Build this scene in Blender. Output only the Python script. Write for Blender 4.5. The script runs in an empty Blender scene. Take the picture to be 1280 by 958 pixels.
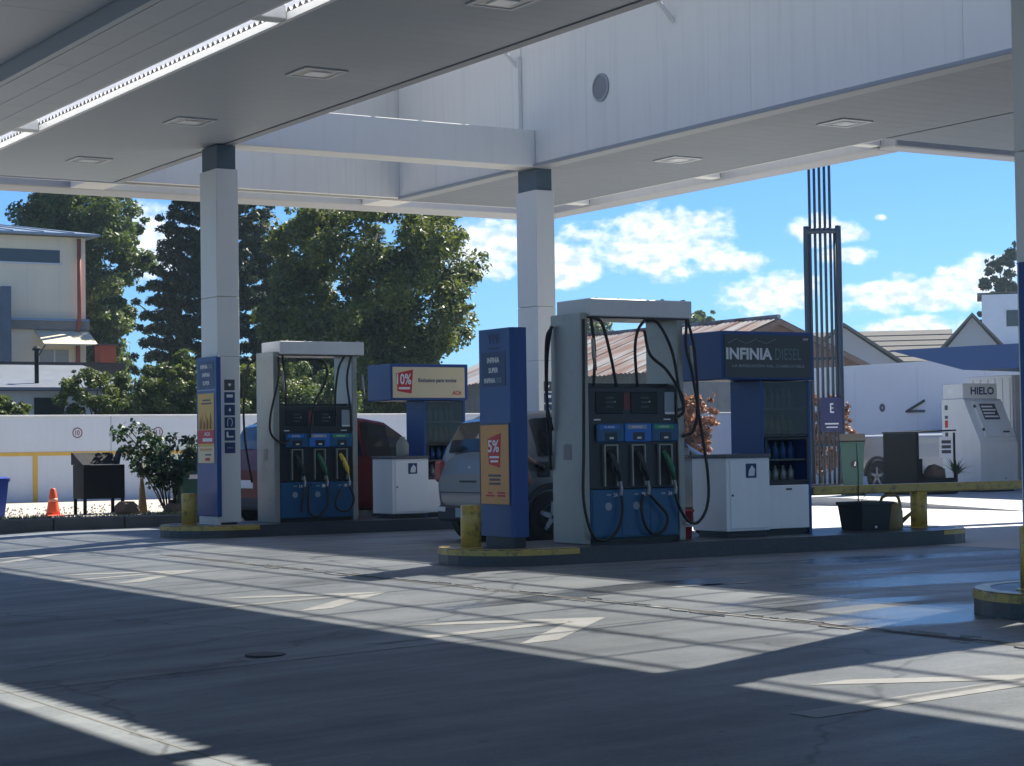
import bpy, bmesh, math, random
import numpy as np
from mathutils import Vector, Matrix, Quaternion

random.seed(7)
rng = np.random.default_rng(7)
R = math.radians
sc = bpy.context.scene
COL = sc.collection

# ------------------------------------------------------------------ camera
YAW, PITCH, ROLL = R(58.204), R(1.84), R(-0.827)
F = Vector((math.cos(PITCH) * math.cos(YAW), math.cos(PITCH) * math.sin(YAW), math.sin(PITCH)))
RT = Vector((math.sin(YAW), -math.cos(YAW), 0))
UP = RT.cross(F)
cr = math.cos(ROLL) * RT + math.sin(ROLL) * UP
cu_ = -math.sin(ROLL) * RT + math.cos(ROLL) * UP
cam = bpy.data.cameras.new('camera')
cam.sensor_width = 36.0
cam.sensor_fit = 'HORIZONTAL'
cam.lens = 2450 / 1280 * 36
cam.clip_start = 0.1
cam.clip_end = 3000
camo = bpy.data.objects.new('camera', cam)
COL.objects.link(camo)
m3 = Matrix((cr, cu_, -F)).transposed()
camo.matrix_world = Matrix.Translation((0, 0, 1.15)) @ m3.to_4x4()
sc.camera = camo

# ------------------------------------------------------------------ light
SUN = Vector((0.82, 0.27, 1.0)).normalized()
SUN_EL = math.asin(SUN.z)
SUN_AZ = math.atan2(SUN.y, SUN.x)
sl = bpy.data.lights.new('sun', 'SUN')
sl.energy = 5.0
sl.angle = R(0.53)
sl.color = (1.0, 0.94, 0.82)
so = bpy.data.objects.new('sun', sl)
COL.objects.link(so)
so.rotation_euler = SUN.to_track_quat('Z', 'Y').to_euler()
so.location = (20, 10, 40)

world = bpy.data.worlds.new('World')
sc.world = world
world.use_nodes = True
wn = world.node_tree
wn.nodes.clear()


def N(nt, t, **k):
    n = nt.nodes.new(t)
    for a, b in k.items():
        setattr(n, a, b)
    return n


def mathn(nt, op, a, b=None, c=None, clamp=False):
    n = N(nt, 'ShaderNodeMath', operation=op)
    n.use_clamp = clamp
    for i, v in enumerate((a, b, c)):
        if v is None:
            continue
        if isinstance(v, (int, float)):
            n.inputs[i].default_value = v
        else:
            nt.links.new(v, n.inputs[i])
    return n.outputs[0]


def build_sky():
    nt = wn
    L = nt.links.new
    out = N(nt, 'ShaderNodeOutputWorld')
    sky = N(nt, 'ShaderNodeTexSky', sky_type='NISHITA')
    sky.sun_disc = False
    sky.sun_elevation = SUN_EL
    sky.sun_rotation = math.pi / 2 - SUN_AZ
    sky.air_density = 1.0
    sky.dust_density = 0.25
    sky.ozone_density = 4.0
    sky.altitude = 300
    tc = N(nt, 'ShaderNodeTexCoord')
    nrm = N(nt, 'ShaderNodeVectorMath', operation='NORMALIZE')
    L(tc.outputs['Generated'], nrm.inputs[0])
    sep = N(nt, 'ShaderNodeSeparateXYZ')
    L(nrm.outputs[0], sep.inputs[0])
    az = mathn(nt, 'MULTIPLY', mathn(nt, 'ARCTAN2', sep.outputs[1], sep.outputs[0]), 180 / math.pi)
    el = mathn(nt, 'MULTIPLY', mathn(nt, 'ARCSINE', sep.outputs[2]), 180 / math.pi)
    # puffy outline noise in degrees of sky
    cmb = N(nt, 'ShaderNodeCombineXYZ')
    L(az, cmb.inputs[0])
    L(mathn(nt, 'MULTIPLY', el, 1.5), cmb.inputs[1])
    n1 = N(nt, 'ShaderNodeTexNoise')
    n1.inputs['Scale'].default_value = 0.75
    n1.inputs['Detail'].default_value = 7
    n1.inputs['Roughness'].default_value = 0.58
    L(cmb.outputs[0], n1.inputs['Vector'])
    nz = mathn(nt, 'SUBTRACT', n1.outputs[0], 0.5)
    # single cumulus: azimuth, elevation of the middle, half width, half height
    blobs = [(54.0, 5.85, 2.7, 1.15), (56.6, 5.35, 1.5, .75), (59.0, 5.75, 1.6, .95), (52.0, 5.25, 1.5, .5),
             (49.0, 6.05, 1.1, .5), (48.5, 5.3, .9, .35), (50.6, 4.25, 1.8, .75), (46.8, 4.15, 2.6, .6),
             (44.8, 4.45, 1.6, .8), (46.4, 3.2, 1.7, .45), (68.4, 6.0, 1.2, 1.2), (47.45, 6.4, .25, .12), (71.5, 5.0, 2.0, 1.2)]
    cae = N(nt, 'ShaderNodeCombineXYZ')
    L(az, cae.inputs[0])
    L(el, cae.inputs[1])
    acc = None
    for a, e, ra, re in blobs:
        vm = N(nt, 'ShaderNodeVectorMath', operation='MULTIPLY_ADD')
        L(cae.outputs[0], vm.inputs[0])
        vm.inputs[1].default_value = (1 / ra, 1 / re, 0)
        vm.inputs[2].default_value = (-a / ra, -e / re, 0)
        dt = N(nt, 'ShaderNodeVectorMath', operation='DOT_PRODUCT')
        L(vm.outputs[0], dt.inputs[0])
        L(vm.outputs[0], dt.inputs[1])
        acc = dt.outputs['Value'] if acc is None else mathn(nt, 'MINIMUM', acc, dt.outputs['Value'])
    acc = mathn(nt, 'SUBTRACT', 1.0, acc)
    # the same kind of scattered cumulus goes on all round the sky
    n2 = N(nt, 'ShaderNodeTexNoise')
    n2.inputs['Scale'].default_value = 0.16
    n2.inputs['Detail'].default_value = 3
    L(cmb.outputs[0], n2.inputs['Vector'])
    far = mathn(nt, 'MULTIPLY', mathn(nt, 'SUBTRACT', n2.outputs[0], 0.60), 6.0)
    off = mathn(nt, 'GREATER_THAN', mathn(nt, 'ABSOLUTE', mathn(nt, 'SUBTRACT', az, 58.0)), 19.0)
    far = mathn(nt, 'ADD', mathn(nt, 'MULTIPLY', far, off), mathn(nt, 'MULTIPLY', mathn(nt, 'SUBTRACT', off, 1.0), 3.0))
    acc = mathn(nt, 'MAXIMUM', acc, far)
    acc = mathn(nt, 'MAXIMUM', acc, -1.5)
    dens = mathn(nt, 'ADD', acc, mathn(nt, 'MULTIPLY', nz, 3.6))
    mr = N(nt, 'ShaderNodeMapRange', interpolation_type='SMOOTHSTEP')
    L(dens, mr.inputs[0])
    mr.inputs[1].default_value = 0.0
    mr.inputs[2].default_value = 0.8
    # cloud body: bright crowns, blue-grey hollows and bases
    n3 = N(nt, 'ShaderNodeTexNoise')
    n3.inputs['Scale'].default_value = 2.3
    n3.inputs['Detail'].default_value = 5
    L(cmb.outputs[0], n3.inputs['Vector'])
    cmr = N(nt, 'ShaderNodeMapRange')
    L(n3.outputs[0], cmr.inputs[0])
    cmr.inputs[1].default_value = .38
    cmr.inputs[2].default_value = .6
    ccol = N(nt, 'ShaderNodeMix', data_type='RGBA')
    L(cmr.outputs[0], ccol.inputs[0])
    ccol.inputs[6].default_value = (6.4, 7.7, 9.4, 1)
    ccol.inputs[7].default_value = (11.4, 11.8, 12.2, 1)
    # sky tint
    tint = N(nt, 'ShaderNodeMix', data_type='RGBA', blend_type='MULTIPLY')
    tint.inputs[0].default_value = 1
    L(sky.outputs[0], tint.inputs[6])
    tint.inputs[7].default_value = (0.49, 0.84, 1.28, 1)
    mix = N(nt, 'ShaderNodeMix', data_type='RGBA')
    L(mathn(nt, 'MULTIPLY', mr.outputs[0], .95), mix.inputs[0])
    L(tint.outputs[2], mix.inputs[6])
    L(ccol.outputs[2], mix.inputs[7])
    bg = N(nt, 'ShaderNodeBackground')
    bg.inputs[1].default_value = 0.051
    L(mix.outputs[2], bg.inputs[0])
    L(bg.outputs[0], out.inputs[0])


build_sky()

sc.view_settings.view_transform = 'Standard'
sc.view_settings.look = 'None'
sc.view_settings.gamma = 1
sc.view_settings.exposure = 1.22
sc.view_settings.use_curve_mapping = False

# ------------------------------------------------------------------ materials
MATS = {}


def mat(name, col, rough=.6, metal=0., var=.12, vs=2.5, bump=0., bs=60., streak=0., spec=.5, coat=0., dirt=None, trans=0., emit=None):
    if name in MATS:
        return MATS[name]
    m = bpy.data.materials.new(name)
    m.use_nodes = True
    nt = m.node_tree
    b = nt.nodes['Principled BSDF']
    L = nt.links.new
    b.inputs['Roughness'].default_value = rough
    b.inputs['Metallic'].default_value = metal
    b.inputs['Specular IOR Level'].default_value = spec
    b.inputs['Coat Weight'].default_value = coat
    geo = N(nt, 'ShaderNodeNewGeometry')
    vec = geo.outputs['Position']
    if var or streak:
        n = N(nt, 'ShaderNodeTexNoise')
        n.inputs['Scale'].default_value = vs
        n.inputs['Detail'].default_value = 6
        n.inputs['Roughness'].default_value = .6
        L(vec, n.inputs['Vector'])
        f = mathn(nt, 'MULTIPLY_ADD', mathn(nt, 'SUBTRACT', n.outputs[0], .5), var * 2.4, 1.0)
        if streak:
            mp = N(nt, 'ShaderNodeMapping')
            mp.inputs['Scale'].default_value = (5, 5, .22)
            L(vec, mp.inputs['Vector'])
            n2 = N(nt, 'ShaderNodeTexNoise')
            n2.inputs['Scale'].default_value = 2.2
            n2.inputs['Detail'].default_value = 5
            L(mp.outputs[0], n2.inputs['Vector'])
            g = mathn(nt, 'MULTIPLY', mathn(nt, 'MAXIMUM', mathn(nt, 'SUBTRACT', n2.outputs[0], .5), 0.0), streak * 3)
            f = mathn(nt, 'SUBTRACT', f, g)
        mx = N(nt, 'ShaderNodeMix', data_type='RGBA', blend_type='MULTIPLY')
        mx.inputs[0].default_value = 1
        mx.inputs[6].default_value = (*col, 1)
        cc = N(nt, 'ShaderNodeCombineColor')
        for i in range(3):
            L(f, cc.inputs[i])
        L(cc.outputs[0], mx.inputs[7])
        src = mx.outputs[2]
        if dirt:
            dn = N(nt, 'ShaderNodeTexNoise')
            dn.inputs['Scale'].default_value = vs * 2.7
            dn.inputs['Detail'].default_value = 8
            dn.inputs['Roughness'].default_value = .7
            L(vec, dn.inputs['Vector'])
            mr = N(nt, 'ShaderNodeMapRange')
            L(dn.outputs[0], mr.inputs[0])
            mr.inputs[1].default_value = .52
            mr.inputs[2].default_value = .7
            mr.inputs[4].default_value = dirt[3]
            d2 = N(nt, 'ShaderNodeMix', data_type='RGBA')
            L(mr.outputs[0], d2.inputs[0])
            L(src, d2.inputs[6])
            d2.inputs[7].default_value = (*dirt[:3], 1)
            src = d2.outputs[2]
        L(src, b.inputs['Base Color'])
        # uneven gloss
        L(mathn(nt, 'MULTIPLY_ADD', mathn(nt, 'SUBTRACT', n.outputs[0], .5), .25, rough, clamp=True), b.inputs['Roughness'])
    else:
        b.inputs['Base Color'].default_value = (*col, 1)
    if bump:
        nb = N(nt, 'ShaderNodeTexNoise')
        nb.inputs['Scale'].default_value = bs
        nb.inputs['Detail'].default_value = 4
        L(vec, nb.inputs['Vector'])
        bp = N(nt, 'ShaderNodeBump')
        bp.inputs['Strength'].default_value = bump
        bp.inputs['Distance'].default_value = .02
        L(nb.outputs[0], bp.inputs['Height'])
        L(bp.outputs[0], b.inputs['Normal'])
    if trans:
        b.inputs['Transmission Weight'].default_value = trans
    MATS[name] = m
    return m


def leafmat(name, c1, c2, scale=.9):
    m = bpy.data.materials.new(name)
    m.use_nodes = True
    nt = m.node_tree
    nt.nodes.clear()
    L = nt.links.new
    out = N(nt, 'ShaderNodeOutputMaterial')
    geo = N(nt, 'ShaderNodeNewGeometry')
    n = N(nt, 'ShaderNodeTexNoise')
    n.inputs['Scale'].default_value = scale
    n.inputs['Detail'].default_value = 5
    L(geo.outputs['Position'], n.inputs['Vector'])
    f = mathn(nt, 'ADD', mathn(nt, 'MULTIPLY', mathn(nt, 'SUBTRACT', n.outputs[0], .5), 2.2), mathn(nt, 'MULTIPLY', geo.outputs['Random Per Island'], 1.0), clamp=True)
    mx = N(nt, 'ShaderNodeMix', data_type='RGBA')
    L(f, mx.inputs[0])
    mx.inputs[6].default_value = (*c1, 1)
    mx.inputs[7].default_value = (*c2, 1)
    p = N(nt, 'ShaderNodeBsdfPrincipled')
    p.inputs['Roughness'].default_value = .5
    L(mx.outputs[2], p.inputs['Base Color'])
    t = N(nt, 'ShaderNodeBsdfTranslucent')
    g = N(nt, 'ShaderNodeMix', data_type='RGBA', blend_type='MULTIPLY')
    g.inputs[0].default_value = 1
    L(mx.outputs[2], g.inputs[6])
    g.inputs[7].default_value = (1.2, 1.25, .6, 1)
    L(g.outputs[2], t.inputs[0])
    ms = N(nt, 'ShaderNodeMixShader')
    ms.inputs[0].default_value = .38
    L(p.outputs[0], ms.inputs[1])
    L(t.outputs[0], ms.inputs[2])
    L(ms.outputs[0], out.inputs[0])
    return m


def glassmat(name, tint=(.05, .06, .07), alpha=.5, rough=.04):
    """see-through pane: dark reflective sheet with part of what lies behind"""
    m = bpy.data.materials.new(name)
    m.use_nodes = True
    nt = m.node_tree
    nt.nodes.clear()
    L = nt.links.new
    out = N(nt, 'ShaderNodeOutputMaterial')
    p = N(nt, 'ShaderNodeBsdfPrincipled')
    p.inputs['Base Color'].default_value = (*tint, 1)
    p.inputs['Roughness'].default_value = rough
    t = N(nt, 'ShaderNodeBsdfTransparent')
    t.inputs[0].default_value = (.8, .85, .87, 1)
    ms = N(nt, 'ShaderNodeMixShader')
    ms.inputs[0].default_value = alpha
    L(t.outputs[0], ms.inputs[1])
    L(p.outputs[0], ms.inputs[2])
    L(ms.outputs[0], out.inputs[0])
    return m


def sheetmat(name):
    """weathered clear roofing sheet"""
    m = bpy.data.materials.new(name)
    m.use_nodes = True
    nt = m.node_tree
    nt.nodes.clear()
    L = nt.links.new
    out = N(nt, 'ShaderNodeOutputMaterial')
    geo = N(nt, 'ShaderNodeNewGeometry')
    n = N(nt, 'ShaderNodeTexNoise')
    n.inputs['Scale'].default_value = 1.1
    n.inputs['Detail'].default_value = 5
    L(geo.outputs['Position'], n.inputs['Vector'])
    t = N(nt, 'ShaderNodeBsdfTransparent')
    t.inputs[0].default_value = (.82, .82, .82, 1)
    tl = N(nt, 'ShaderNodeBsdfTranslucent')
    tl.inputs[0].default_value = (.7, .7, .7, 1)
    ms = N(nt, 'ShaderNodeMixShader')
    L(mathn(nt, 'MULTIPLY_ADD', n.outputs[0], .12, .03, clamp=True), ms.inputs[0])
    L(t.outputs[0], ms.inputs[1])
    L(tl.outputs[0], ms.inputs[2])
    L(ms.outputs[0], out.inputs[0])
    return m


def concrete_floor():
    m = bpy.data.materials.new('forecourt_concrete')
    m.use_nodes = True
    nt = m.node_tree
    b = nt.nodes['Principled BSDF']
    L = nt.links.new
    geo = N(nt, 'ShaderNodeNewGeometry')
    P = geo.outputs['Position']

    def noise(scale, detail=6, rough=.6, sc3=None):
        n = N(nt, 'ShaderNodeTexNoise')
        n.inputs['Scale'].default_value = scale
        n.inputs['Detail'].default_value = detail
        n.inputs['Roughness'].default_value = rough
        if sc3:
            mp = N(nt, 'ShaderNodeMapping')
            mp.inputs['Scale'].default_value = sc3
            L(P, mp.inputs['Vector'])
            L(mp.outputs[0], n.inputs['Vector'])
        else:
            L(P, n.inputs['Vector'])
        return n.outputs[0]
    big = noise(.35, 5)
    mid = noise(2.2, 7, .65)
    fine = noise(38, 4, .7)
    # tyre tracks and drips drawn out along the lanes
    drag = noise(1.3, 6, .6, (.22, 1.6, 1))
    v = mathn(nt, 'ADD', mathn(nt, 'MULTIPLY', big, .55), mathn(nt, 'MULTIPLY', mid, .35))
    v = mathn(nt, 'ADD', v, mathn(nt, 'MULTIPLY', drag, .6))
    v = mathn(nt, 'ADD', v, mathn(nt, 'MULTIPLY', fine, .22))
    v = mathn(nt, 'ADD', v, mathn(nt, 'MULTIPLY', mathn(nt, 'SUBTRACT', noise(140, 2, .8), .5), .35))
    cr = N(nt, 'ShaderNodeValToRGB')
    e = cr.color_ramp.elements
    e[0].position, e[0].color = .55, (.052, .064, .076, 1)
    e[1].position, e[1].color = 1.12 if False else 1.0, (.245, .264, .278, 1)
    x = cr.color_ramp.elements.new(.82)
    x.color = (.155, .173, .19, 1)
    L(v, cr.inputs[0])
    # oil spots
    vo = N(nt, 'ShaderNodeTexVoronoi')
    vo.inputs['Scale'].default_value = .55
    wob = N(nt, 'ShaderNodeVectorMath', operation='ADD')
    nw = N(nt, 'ShaderNodeTexNoise')
    nw.inputs['Scale'].default_value = 2
    L(P, nw.inputs['Vector'])
    sc_ = N(nt, 'ShaderNodeVectorMath', operation='SCALE')
    sc_.inputs['Scale'].default_value = .5
    L(nw.outputs['Color'], sc_.inputs[0])
    L(P, wob.inputs[0])
    L(sc_.outputs[0], wob.inputs[1])
    L(wob.outputs[0], vo.inputs['Vector'])
    spot = N(nt, 'ShaderNodeMapRange')
    L(vo.outputs['Distance'], spot.inputs[0])
    spot.inputs[1].default_value = .06
    spot.inputs[2].default_value = .2
    spot.inputs[3].default_value = .5
    spot.inputs[4].default_value = 1
    mx = N(nt, 'ShaderNodeMix', data_type='RGBA', blend_type='MULTIPLY')
    mx.inputs[0].default_value = 1
    L(cr.outputs[0], mx.inputs[6])
    c3 = N(nt, 'ShaderNodeCombineColor')
    for i in range(3):
        L(spot.outputs[0], c3.inputs[i])
    L(c3.outputs[0], mx.inputs[7])
    def marks(feature, scale, lo, hi, dark, prev):
        v_ = N(nt, 'ShaderNodeTexVoronoi', feature=feature)
        v_.inputs['Scale'].default_value = scale
        L(wob.outputs[0], v_.inputs['Vector'])
        r_ = N(nt, 'ShaderNodeMapRange')
        L(v_.outputs['Distance'], r_.inputs[0])
        r_.inputs[1].default_value = lo
        r_.inputs[2].default_value = hi
        r_.inputs[3].default_value = dark
        r_.inputs[4].default_value = 1
        m_ = N(nt, 'ShaderNodeMix', data_type='RGBA', blend_type='MULTIPLY')
        m_.inputs[0].default_value = 1
        L(prev, m_.inputs[6])
        c_ = N(nt, 'ShaderNodeCombineColor')
        for i in range(3):
            L(r_.outputs[0], c_.inputs[i])
        L(c_.outputs[0], m_.inputs[7])
        return m_.outputs[2]
    stained = marks('DISTANCE_TO_EDGE', .22, .001, .006, .55, mx.outputs[2])   # hairline cracks
    stained = marks('F1', 1.9, .03, .07, .55, stained)                        # drips
    # bay of water left by hosing down, round the near right island
    sp = N(nt, 'ShaderNodeSeparateXYZ')
    L(P, sp.inputs[0])

    def pool(cx, cy, rx, ry):
        dx = mathn(nt, 'DIVIDE', mathn(nt, 'SUBTRACT', sp.outputs[0], cx), rx)
        dy = mathn(nt, 'DIVIDE', mathn(nt, 'SUBTRACT', sp.outputs[1], cy), ry)
        return mathn(nt, 'SUBTRACT', 1.0, mathn(nt, 'ADD', mathn(nt, 'MULTIPLY', dx, dx), mathn(nt, 'MULTIPLY', dy, dy)))
    w = mathn(nt, 'MAXIMUM', pool(9.3, 10.3, 1.0, 1.5), mathn(nt, 'MAXIMUM', pool(11.3, 12.0, 2.2, .55), pool(10.2, 13.0, 3.0, .45)))
    w = mathn(nt, 'MAXIMUM', w, pool(12.6, 14.4, 2.6, .5))
    w = mathn(nt, 'ADD', w, mathn(nt, 'MULTIPLY', mathn(nt, 'SUBTRACT', drag, .5), 5.0))
    wm = N(nt, 'ShaderNodeMapRange', interpolation_type='SMOOTHSTEP')
    L(w, wm.inputs[0])
    wm.inputs[1].default_value = .1
    wm.inputs[2].default_value = .9
    wet = N(nt, 'ShaderNodeMix', data_type='RGBA', blend_type='MULTIPLY')
    L(wm.outputs[0], wet.inputs[0])
    L(stained, wet.inputs[6])
    wet.inputs[7].default_value = (.5, .5, .52, 1)
    L(wet.outputs[2], b.inputs['Base Color'])
    dry = mathn(nt, 'MULTIPLY_ADD', drag, -.35, .68)
    rr = N(nt, 'ShaderNodeMix', data_type='FLOAT')
    L(wm.outputs[0], rr.inputs[0])
    L(dry, rr.inputs[2])
    rr.inputs[3].default_value = .24
    L(rr.outputs[0], b.inputs['Roughness'])
    bp = N(nt, 'ShaderNodeBump')
    L(mathn(nt, 'MULTIPLY_ADD', wm.outputs[0], -.22, .28), bp.inputs['Strength'])
    bp.inputs['Distance'].default_value = .01
    L(mathn(nt, 'ADD', fine, mathn(nt, 'MULTIPLY', mid, 1.5)), bp.inputs['Height'])
    L(bp.outputs[0], b.inputs['Normal'])
    return m


WHITE = lambda: mat('white_painted_metal', (.72, .73, .74), .45, var=.07, vs=1.2, streak=.0)

# ------------------------------------------------------------------ mesh helpers
BASE = {}


def tag(o, label=None, cat=None, group=None, kind=None):
    if label: o['label'] = label
    if cat: o['category'] = cat
    if group: o['group'] = group
    if kind: o['kind'] = kind
    return o


def thing(name, loc, label, cat, group=None, rz=0.):
    o = bpy.data.objects.new(name, None)
    o.empty_display_size = .2
    COL.objects.link(o)
    o.location = loc
    o.rotation_euler = (0, 0, rz)
    BASE[o.name] = (Vector(loc), rz)
    return tag(o, label, cat, group)


class B:
    def __init__(s):
        s.bm = bmesh.new()

    def box(s, x0, x1, y0, y1, z0, z1, bev=0.):
        r = bmesh.ops.create_cube(s.bm, size=1)
        vs = r['verts']
        for v in vs:
            v.co = Vector(((x0 + x1) / 2 + v.co.x * (x1 - x0), (y0 + y1) / 2 + v.co.y * (y1 - y0), (z0 + z1) / 2 + v.co.z * (z1 - z0)))
        if bev:
            es = list({e for v in vs for e in v.link_edges})
            bmesh.ops.bevel(s.bm, geom=es, offset=bev, segments=1, affect='EDGES')
        return s

    def poly(s, pts):
        s.bm.faces.new([s.bm.verts.new(p) for p in pts])
        return s

    def prism(s, pts, d):
        """closed solid: polygon pts swept by vector d"""
        d = Vector(d)
        a = [s.bm.verts.new(p) for p in pts]
        b = [s.bm.verts.new(Vector(p) + d) for p in pts]
        n = len(pts)
        s.bm.faces.new(a[::-1])
        s.bm.faces.new(b)
        for i in range(n):
            s.bm.faces.new((a[i], a[(i + 1) % n], b[(i + 1) % n], b[i]))
        bmesh.ops.recalc_face_normals(s.bm, faces=s.bm.faces)
        return s

    def tube(s, pts, r, n=8, cap=True):
        pts = [Vector(p) for p in pts]
        rs = r if isinstance(r, (list, tuple)) else [r] * len(pts)
        t0 = (pts[1] - pts[0]).normalized()
        up = Vector((0, 0, 1)) if abs(t0.z) < .9 else Vector((1, 0, 0))
        x = t0.cross(up).normalized()
        rings = []
        for i, p in enumerate(pts):
            t = (pts[min(i + 1, len(pts) - 1)] - pts[max(i - 1, 0)])
            t = t.normalized() if t.length else t0
            x = (x - t * x.dot(t))
            x = x.normalized() if x.length > 1e-6 else t.orthogonal().normalized()
            y = t.cross(x)
            rings.append([s.bm.verts.new(p + (x * math.cos(k * 2 * math.pi / n) + y * math.sin(k * 2 * math.pi / n)) * rs[i]) for k in range(n)])
        for a, b in zip(rings, rings[1:]):
            for k in range(n):
                s.bm.faces.new((a[k], a[(k + 1) % n], b[(k + 1) % n], b[k]))
        if cap:
            s.bm.faces.new(rings[0][::-1])
            s.bm.faces.new(rings[-1])
        return s

    def lathe(s, c, prof, n=20, axis='z', cap=True):
        c = Vector(c)
        rings = []
        for r, h in prof:
            ring = []
            for k in range(n):
                a = k * 2 * math.pi / n
                u, v = r * math.cos(a), r * math.sin(a)
                d = {'z': (u, v, h), 'y': (u, h, v), 'x': (h, u, v)}[axis]
                ring.append(s.bm.verts.new(c + Vector(d)))
            rings.append(ring)
        for a, b in zip(rings, rings[1:]):
            for k in range(n):
                s.bm.faces.new((a[k], a[(k + 1) % n], b[(k + 1) % n], b[k]))
        if cap:
            s.bm.faces.new(rings[0])
            s.bm.faces.new(rings[-1])
        bmesh.ops.recalc_face_normals(s.bm, faces=s.bm.faces)
        return s

    def grid(s, rows, close=False):
        """rows of points -> quads"""
        vs = [[s.bm.verts.new(p) for p in r] for r in rows]
        for a, b in zip(vs, vs[1:]):
            for k in range(len(a) - 1):
                s.bm.faces.new((a[k], a[k + 1], b[k + 1], b[k]))
        return s

    def done(s, name, m, parent=None, smooth=False, local=False):
        root = parent
        while root is not None and root.parent is not None:
            root = root.parent
        if root is not None and not local:
            l, rz = BASE.get(root.name, (root.location.copy(), 0.))
            for v in s.bm.verts:
                v.co -= l
            if rz:
                bmesh.ops.rotate(s.bm, verts=s.bm.verts, cent=(0, 0, 0), matrix=Matrix.Rotation(-rz, 3, 'Z'))
        me = bpy.data.meshes.new(name)
        s.bm.to_mesh(me)
        s.bm.free()
        if smooth:
            me.polygons.foreach_set('use_smooth', [True] * len(me.polygons))
        me.materials.append(m)
        o = bpy.data.objects.new(name, me)
        COL.objects.link(o)
        o.parent = parent
        return o


def solo(o, label, cat, group=None, kind=None):
    return tag(o, label, cat, group, kind)


def single(name, b, m, label, cat, base, group=None, smooth=False):
    """a thing that is one mesh, with its origin at its base"""
    for v in b.bm.verts:
        v.co -= Vector(base)
    o = b.done(name, m, None, smooth)
    o.location = base
    return tag(o, label, cat, group)


def dupe(o, parent, off):
    c = o.copy()
    COL.objects.link(c)
    c.parent = parent
    c.location = o.location + Vector(off)
    return c


def spline(pts, n=8):
    P = [Vector(p) for p in pts]
    P = [P[0] * 2 - P[1]] + P + [P[-1] * 2 - P[-2]]
    out = []
    for i in range(1, len(P) - 2):
        for k in range(n):
            t = k / n
            a, b, c, d = P[i - 1], P[i], P[i + 1], P[i + 2]
            out.append(.5 * ((2 * b) + (c - a) * t + (2 * a - 5 * b + 4 * c - d) * t * t + (3 * b - a - 3 * c + d) * t ** 3))
    out.append(P[-2])
    return out


_dgdirty = [True]


def text(s, m, parent, pos, width=None, height=.1, face='-Y', bold=.0, name='lettering', slant=0., center=True, depth=.002):
    """flat lettering; pos is the middle (or left middle) of the line"""
    cu = bpy.data.curves.new('lettering', 'FONT')
    cu.body = s
    cu.size = 1
    cu.offset = bold
    cu.shear = slant
    cu.resolution_u = 3
    t = bpy.data.objects.new('lettering_tmp', cu)
    COL.objects.link(t)
    dg = bpy.context.evaluated_depsgraph_get()
    me = bpy.data.meshes.new_from_object(t.evaluated_get(dg))
    bpy.data.objects.remove(t)
    bpy.data.curves.remove(cu)
    n = len(me.vertices)
    co = np.empty(n * 3, 'f')
    me.vertices.foreach_get('co', co)
    co = co.reshape(-1, 3)
    lo, hi = co.min(0), co.max(0)
    sy = height / max(hi[1] - lo[1], 1e-6)
    sx = (width / (hi[0] - lo[0])) if width else sy
    u = (co[:, 0] - (lo[0] + hi[0]) / 2 if center else co[:, 0] - lo[0]) * sx
    v = (co[:, 1] - (lo[1] + hi[1]) / 2) * sy
    root = parent
    while root is not None and root.parent is not None:
        root = root.parent
    p = Vector(pos) - (BASE.get(root.name, (root.location.copy(), 0))[0] if root else Vector())
    if face == '-Y':
        w = np.stack([p.x + u, np.full(n, p.y - depth), p.z + v], 1)
    else:
        w = np.stack([np.full(n, p.x - depth), p.y - u, p.z + v], 1)
    me.vertices.foreach_set('co', w.astype('f').ravel())
    me.update()
    me.materials.clear()
    me.materials.append(m)
    me.name = name
    o = bpy.data.objects.new(name, me)
    COL.objects.link(o)
    o.parent = parent
    return o


def struct(o):
    o['kind'] = 'structure'
    return o


# ------------------------------------------------------------------ ground
SL = .033


def gz(x):
    return SL * (min(max(x, -6), 9.3) - 9.3)


M_FLOOR = concrete_floor()
g = B()
xs = [-400, -60, -6] + [-6 + 15.3 * i / 6 for i in range(1, 7)] + [12, 16, 20, 26, 34, 60, 400]
ys = [-300, -40, 0, 6, 12, 18, 24, 30, 40, 60, 120, 600]
g.grid([[(x, y, gz(x)) for x in xs] for y in ys])
struct(g.done('ground', M_FLOOR))

M_ASPH = mat('unseen_asphalt', (.055, .055, .057), .8, var=.2, vs=3, bump=.3, bs=60)
b = B()
b.poly([(-400, -300, -.48), (-9, -300, -.48), (-9, 600, -.48), (-400, 600, -.48)])
b.poly([(-9, -300, .004), (400, -300, .004), (400, -14.5, .004), (-9, -14.5, .004)])
struct(b.done('unseen_road', M_ASPH))  # unseen dark road added to cut ground bounce under the canopy
# slab joints, cut as thin dark grooves
MJ = mat('joint_sealant', (.15, .15, .15), .8, var=.3, vs=6)


def on_ground(name, quads, m, h=.0015):
    b = B()
    for q in quads:
        b.poly([(x, y, gz(x) + h) for x, y in q])
    return struct(b.done(name, m))


for y in (10.9,):
    on_ground('slab_joint', [[(-3, y), (9.3, y), (9.3, y + .02), (-3, y + .02)], [(9.3, y), (30, y), (30, y + .02), (9.3, y + .02)]] if y > 12 else [[(-3, y), (8.0, y), (8.0, y + .02), (-3, y + .02)]], MJ)
for x in (3.4,):
    on_ground('slab_joint', [[(x, -2), (x + .018, -2), (x + .018, 28), (x, 28)]], MJ)

# worn white lane arrows and dashes
MP = mat('worn_road_paint', (.36, .365, .36), .65, var=.25, vs=5, dirt=(.25, .24, .22, .8))


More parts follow.
